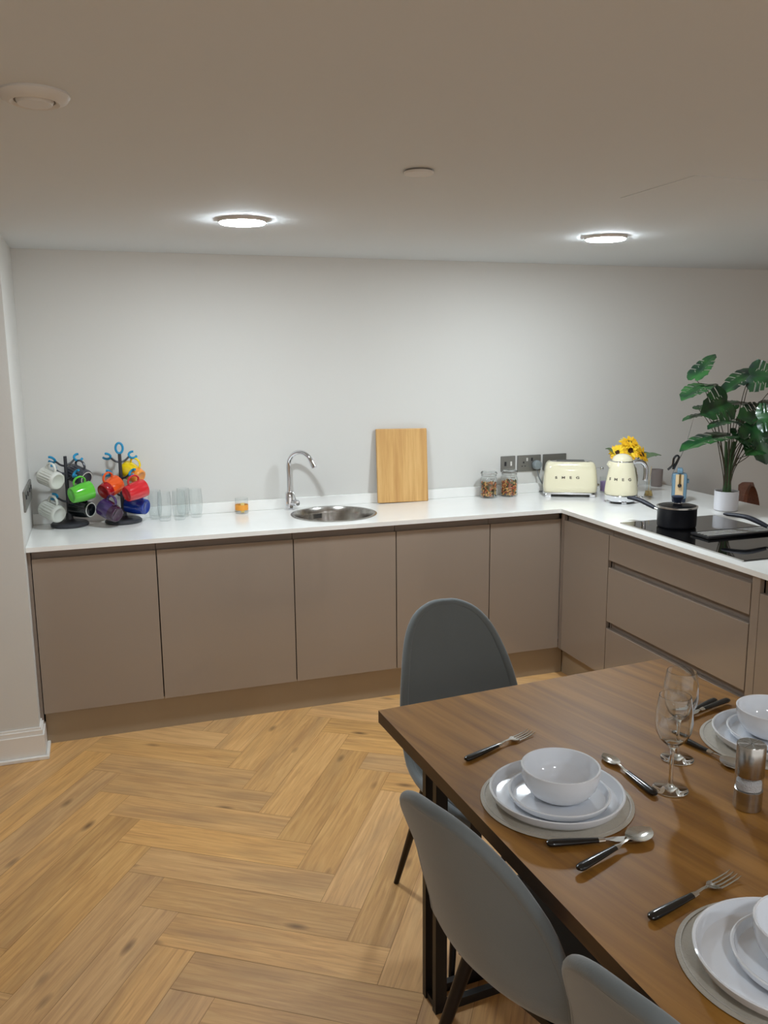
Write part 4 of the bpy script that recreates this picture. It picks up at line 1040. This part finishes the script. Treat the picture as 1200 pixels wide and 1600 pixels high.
def make_cutlery(kind, lab, start, tip, z=0.0, grp=None):
    s = Vector((*start, 0)); e = Vector((*tip, 0)); ang = math.atan2((e-s).y, (e-s).x); Ls = (e-s).length
    t = thing(kind, lab, kind, (s.x, s.y, TZ+.0008+z), ang, grp)
    hl = .104 if Ls > .2 else .098
    handle_parts(t, hl); b = bmesh.new(); x0 = hl+.010; k = Ls/.21
    if kind == 'fork':
        nx = .150*k
        strip(b, [(x0, .0032, .0064, 0), (x0+.015, .0028, .0082, 0), (nx-.015, .0030, .0075, .0003), (nx-.006, .008, .0050, .0008), (nx, .0120, .0038, .0012), (nx+.008, .0128, .0030, .0012)])
        for j in range(4):
            yy = -.0110+j*.00733
            rows = [[b.verts.new((x, yy-w_, z_)), b.verts.new((x, yy+w_, z_))] for x, w_, z_ in ((nx+.007, .0022, .0038), (nx+.022, .0016, .0030), (Ls-.010, .0013, .0046), (Ls, .0006, .0072))]
            for a, c_ in zip(rows, rows[1:]): b.faces.new([a[0], a[1], c_[1], c_[0]])
        nm = 'fork_head'
    elif kind == 'knife':
        strip(b, [(x0, .0036, .0062, 0), (x0+.01, .0045, .0058, 0), (x0+.02, .0085, .0050, 0), (Ls-.03, .0092, .0036, 0), (Ls-.010, .0075, .0032, 0), (Ls-.002, .004, .003, 0), (Ls, .001, .003, 0)])
        nm = 'blade'
    else:
        nx = Ls-(.062*k if Ls > .2 else .055); R_ = .0235 if Ls > .2 else .0165; st = [(x0, .0034, .0064, 0), (x0+.015, .0028, .0088, 0), (nx-.004, .0032, .0092, .0004)]
        for j in range(9):
            f_ = j/8; st.append((nx+f_*(Ls-nx), max(.0008, R_*math.sin(PI*min(1, (f_*.9+.1)))**.62 if f_ < .99 else .001), .0085-.0060*math.sin(PI*f_)**.7-(.0010*f_), .0055*math.sin(PI*f_)))
        strip(b, st); nm = 'spoon_bowl'
    bmesh.ops.recalc_face_normals(b, faces=b.faces); thicken(b, .0012)
    build(nm, b, M['cutlery'], t, smooth=True, ang=60)
    return t
make_cutlery('fork', 'black-handled fork lying left of the complete place setting', (1.008, -2.741), (1.215, -2.659), grp='black-handled cutlery')
make_cutlery('spoon', 'black-handled spoon lying between the white bowl and the wine glasses', (1.308, -3.011), (1.310, -2.818), grp='black-handled cutlery')
make_cutlery('knife', 'black-handled knife along the near edge of the placemat, its tip under a spoon', (1.012, -3.094), (1.190, -3.136), 0, 'black-handled cutlery')
make_cutlery('spoon', 'large black-handled spoon resting its bowl on the tip of the knife', (1.021, -3.187), (1.218, -3.118), .0035, 'black-handled cutlery')
make_cutlery('fork', 'black-handled fork beside the place setting cut off at the bottom right', (1.061, -3.335), (1.272, -3.283), grp='black-handled cutlery')
make_cutlery('fork', 'black-handled fork, upper of the two handles right of the rear wine glass', (1.752, -2.652), (1.560, -2.722), grp='black-handled cutlery')
make_cutlery('knife', 'black-handled knife, lower of the two handles right of the rear wine glass', (1.776, -2.672), (1.572, -2.725), .004, 'black-handled cutlery')
make_cutlery('spoon', 'black-handled spoon lying between the wine glasses and the salt mill', (1.520, -2.785), (1.555, -2.985), grp='black-handled cutlery')

# wine glasses
def wine_glass(x, y, lab):
    h = .205; o = [(0, .0), (.034, 0), (.036, .0015), (.034, .003), (.015, .006), (.0055, .012), (.0042, .03), (.0040, .075), (.0055, .090), (.014, .099), (.027, .112), (.0355, .130), (.038, .150), (.0365, .175), (.0315, h)]
    i = [(.0303, h), (.0353, .175), (.0368, .150), (.0343, .131), (.026, .1135), (.013, .1012), (0, .0975)]
    return tag(build('wine_glass', lat(o+i, 48), M['glass'], smooth=True, loc=(x, y, TZ+.0003)), lab, 'wine glass', 'wine glasses on the table')
wine_glass(1.357, -2.993, 'stemmed wine glass standing nearer, in front of the other')
wine_glass(1.457, -2.884, 'stemmed wine glass standing behind, partly seen through the nearer one')

# salt mill
t = thing('salt_mill', 'brushed steel salt mill with a clear band of white salt, on the dining table', 'salt mill', (1.456, -3.103, TZ+.0003))
build('base', lat([(0, 0), (.0255, 0), (.0265, .001), (.0265, .040), (.0235, .041), (0, .041)], 44), M['steel'], t, smooth=True)
build('clear_band', lat([(.0265, .0412), (.0265, .0695), (.0243, .0695), (.0243, .0412)], 44, closed=True), M['thinglass'], t, smooth=True)
build('salt', lat([(0, .042), (.0238, .042), (.0238, .056), (.019, .060), (.012, .0645), (.005, .0655), (0, .066)], 36), M['salt'], t, smooth=True)
tp = build('grinder_top', lat([(0, .070), (.0268, .070), (.0272, .071), (.0272, .133), (.0262, .1345), (0, .1345)], 44), M['steel'], t, smooth=True)
bm = bmesh.new()
for k in range(4): box(bm, -.0255, .0255, -.0009, .0009, .1343, .1352, 0, Matrix.Rotation(PI*k/4+.3, 4, 'Z'))
build('starburst_lines', bm, M['chrome'], tp)

# ------------------------------------------------------------------ ceiling fittings
for i, (x, y, k) in enumerate(DOWNLIGHTS):
    t = thing('ceiling_light', ['round white ceiling downlight above the sink side, at the left', 'round white ceiling downlight at the right, above the peninsula', 'round ceiling downlight behind the camera at the left', 'round ceiling downlight behind the camera at the right'][i], 'ceiling light', (x, y, H), group='round ceiling downlights')
    build('rim', lat([(.081, 0), (.087, 0), (.0868, -.008), (.084, -.0118), (.081, -.0115)], 48, closed=True), M['white_plastic'], t, smooth=True)
    build('diffuser', lat([(0, -.002), (.0805, -.002), (.0805, -.0125), (.079, -.0150), (0, -.0168)], 48), M['lamp'] if i < 2 else M['lamp_far'], t, smooth=True)
t = thing('air_vent', 'round white ceiling air vent at the upper left of the photo', 'vent', (.213, -2.545, H))
build('flange', lat([(.036, -.001), (.062, 0), (.063, -.004), (.058, -.012), (.044, -.018), (.037, -.014)], 48, closed=True), M['white_plastic'], t, smooth=True)
build('centre_disc', lat([(0, -.010), (.030, -.010), (.034, -.013), (.030, -.020), (0, -.022)], 40), M['white_plastic'], t, smooth=True)
build('throat', lat([(0, .0), (.036, -.001), (.036, -.009), (0, -.009)], 32), M['grey_line'], t, smooth=True)
t = thing('smoke_detector_cap', 'small flat round white cap on the ceiling between the two lights', 'ceiling cap', (1.138, -2.118, H))
build('backing_ring', lat([(0, 0), (.036, 0), (.036, -.004), (0, -.004)], 40), M['grey_line'], t, smooth=True)
build('cover', lat([(0, -.0042), (.040, -.0042), (.0405, -.0065), (.038, -.010), (0, -.012)], 44), M['white_plastic'], t, smooth=True)
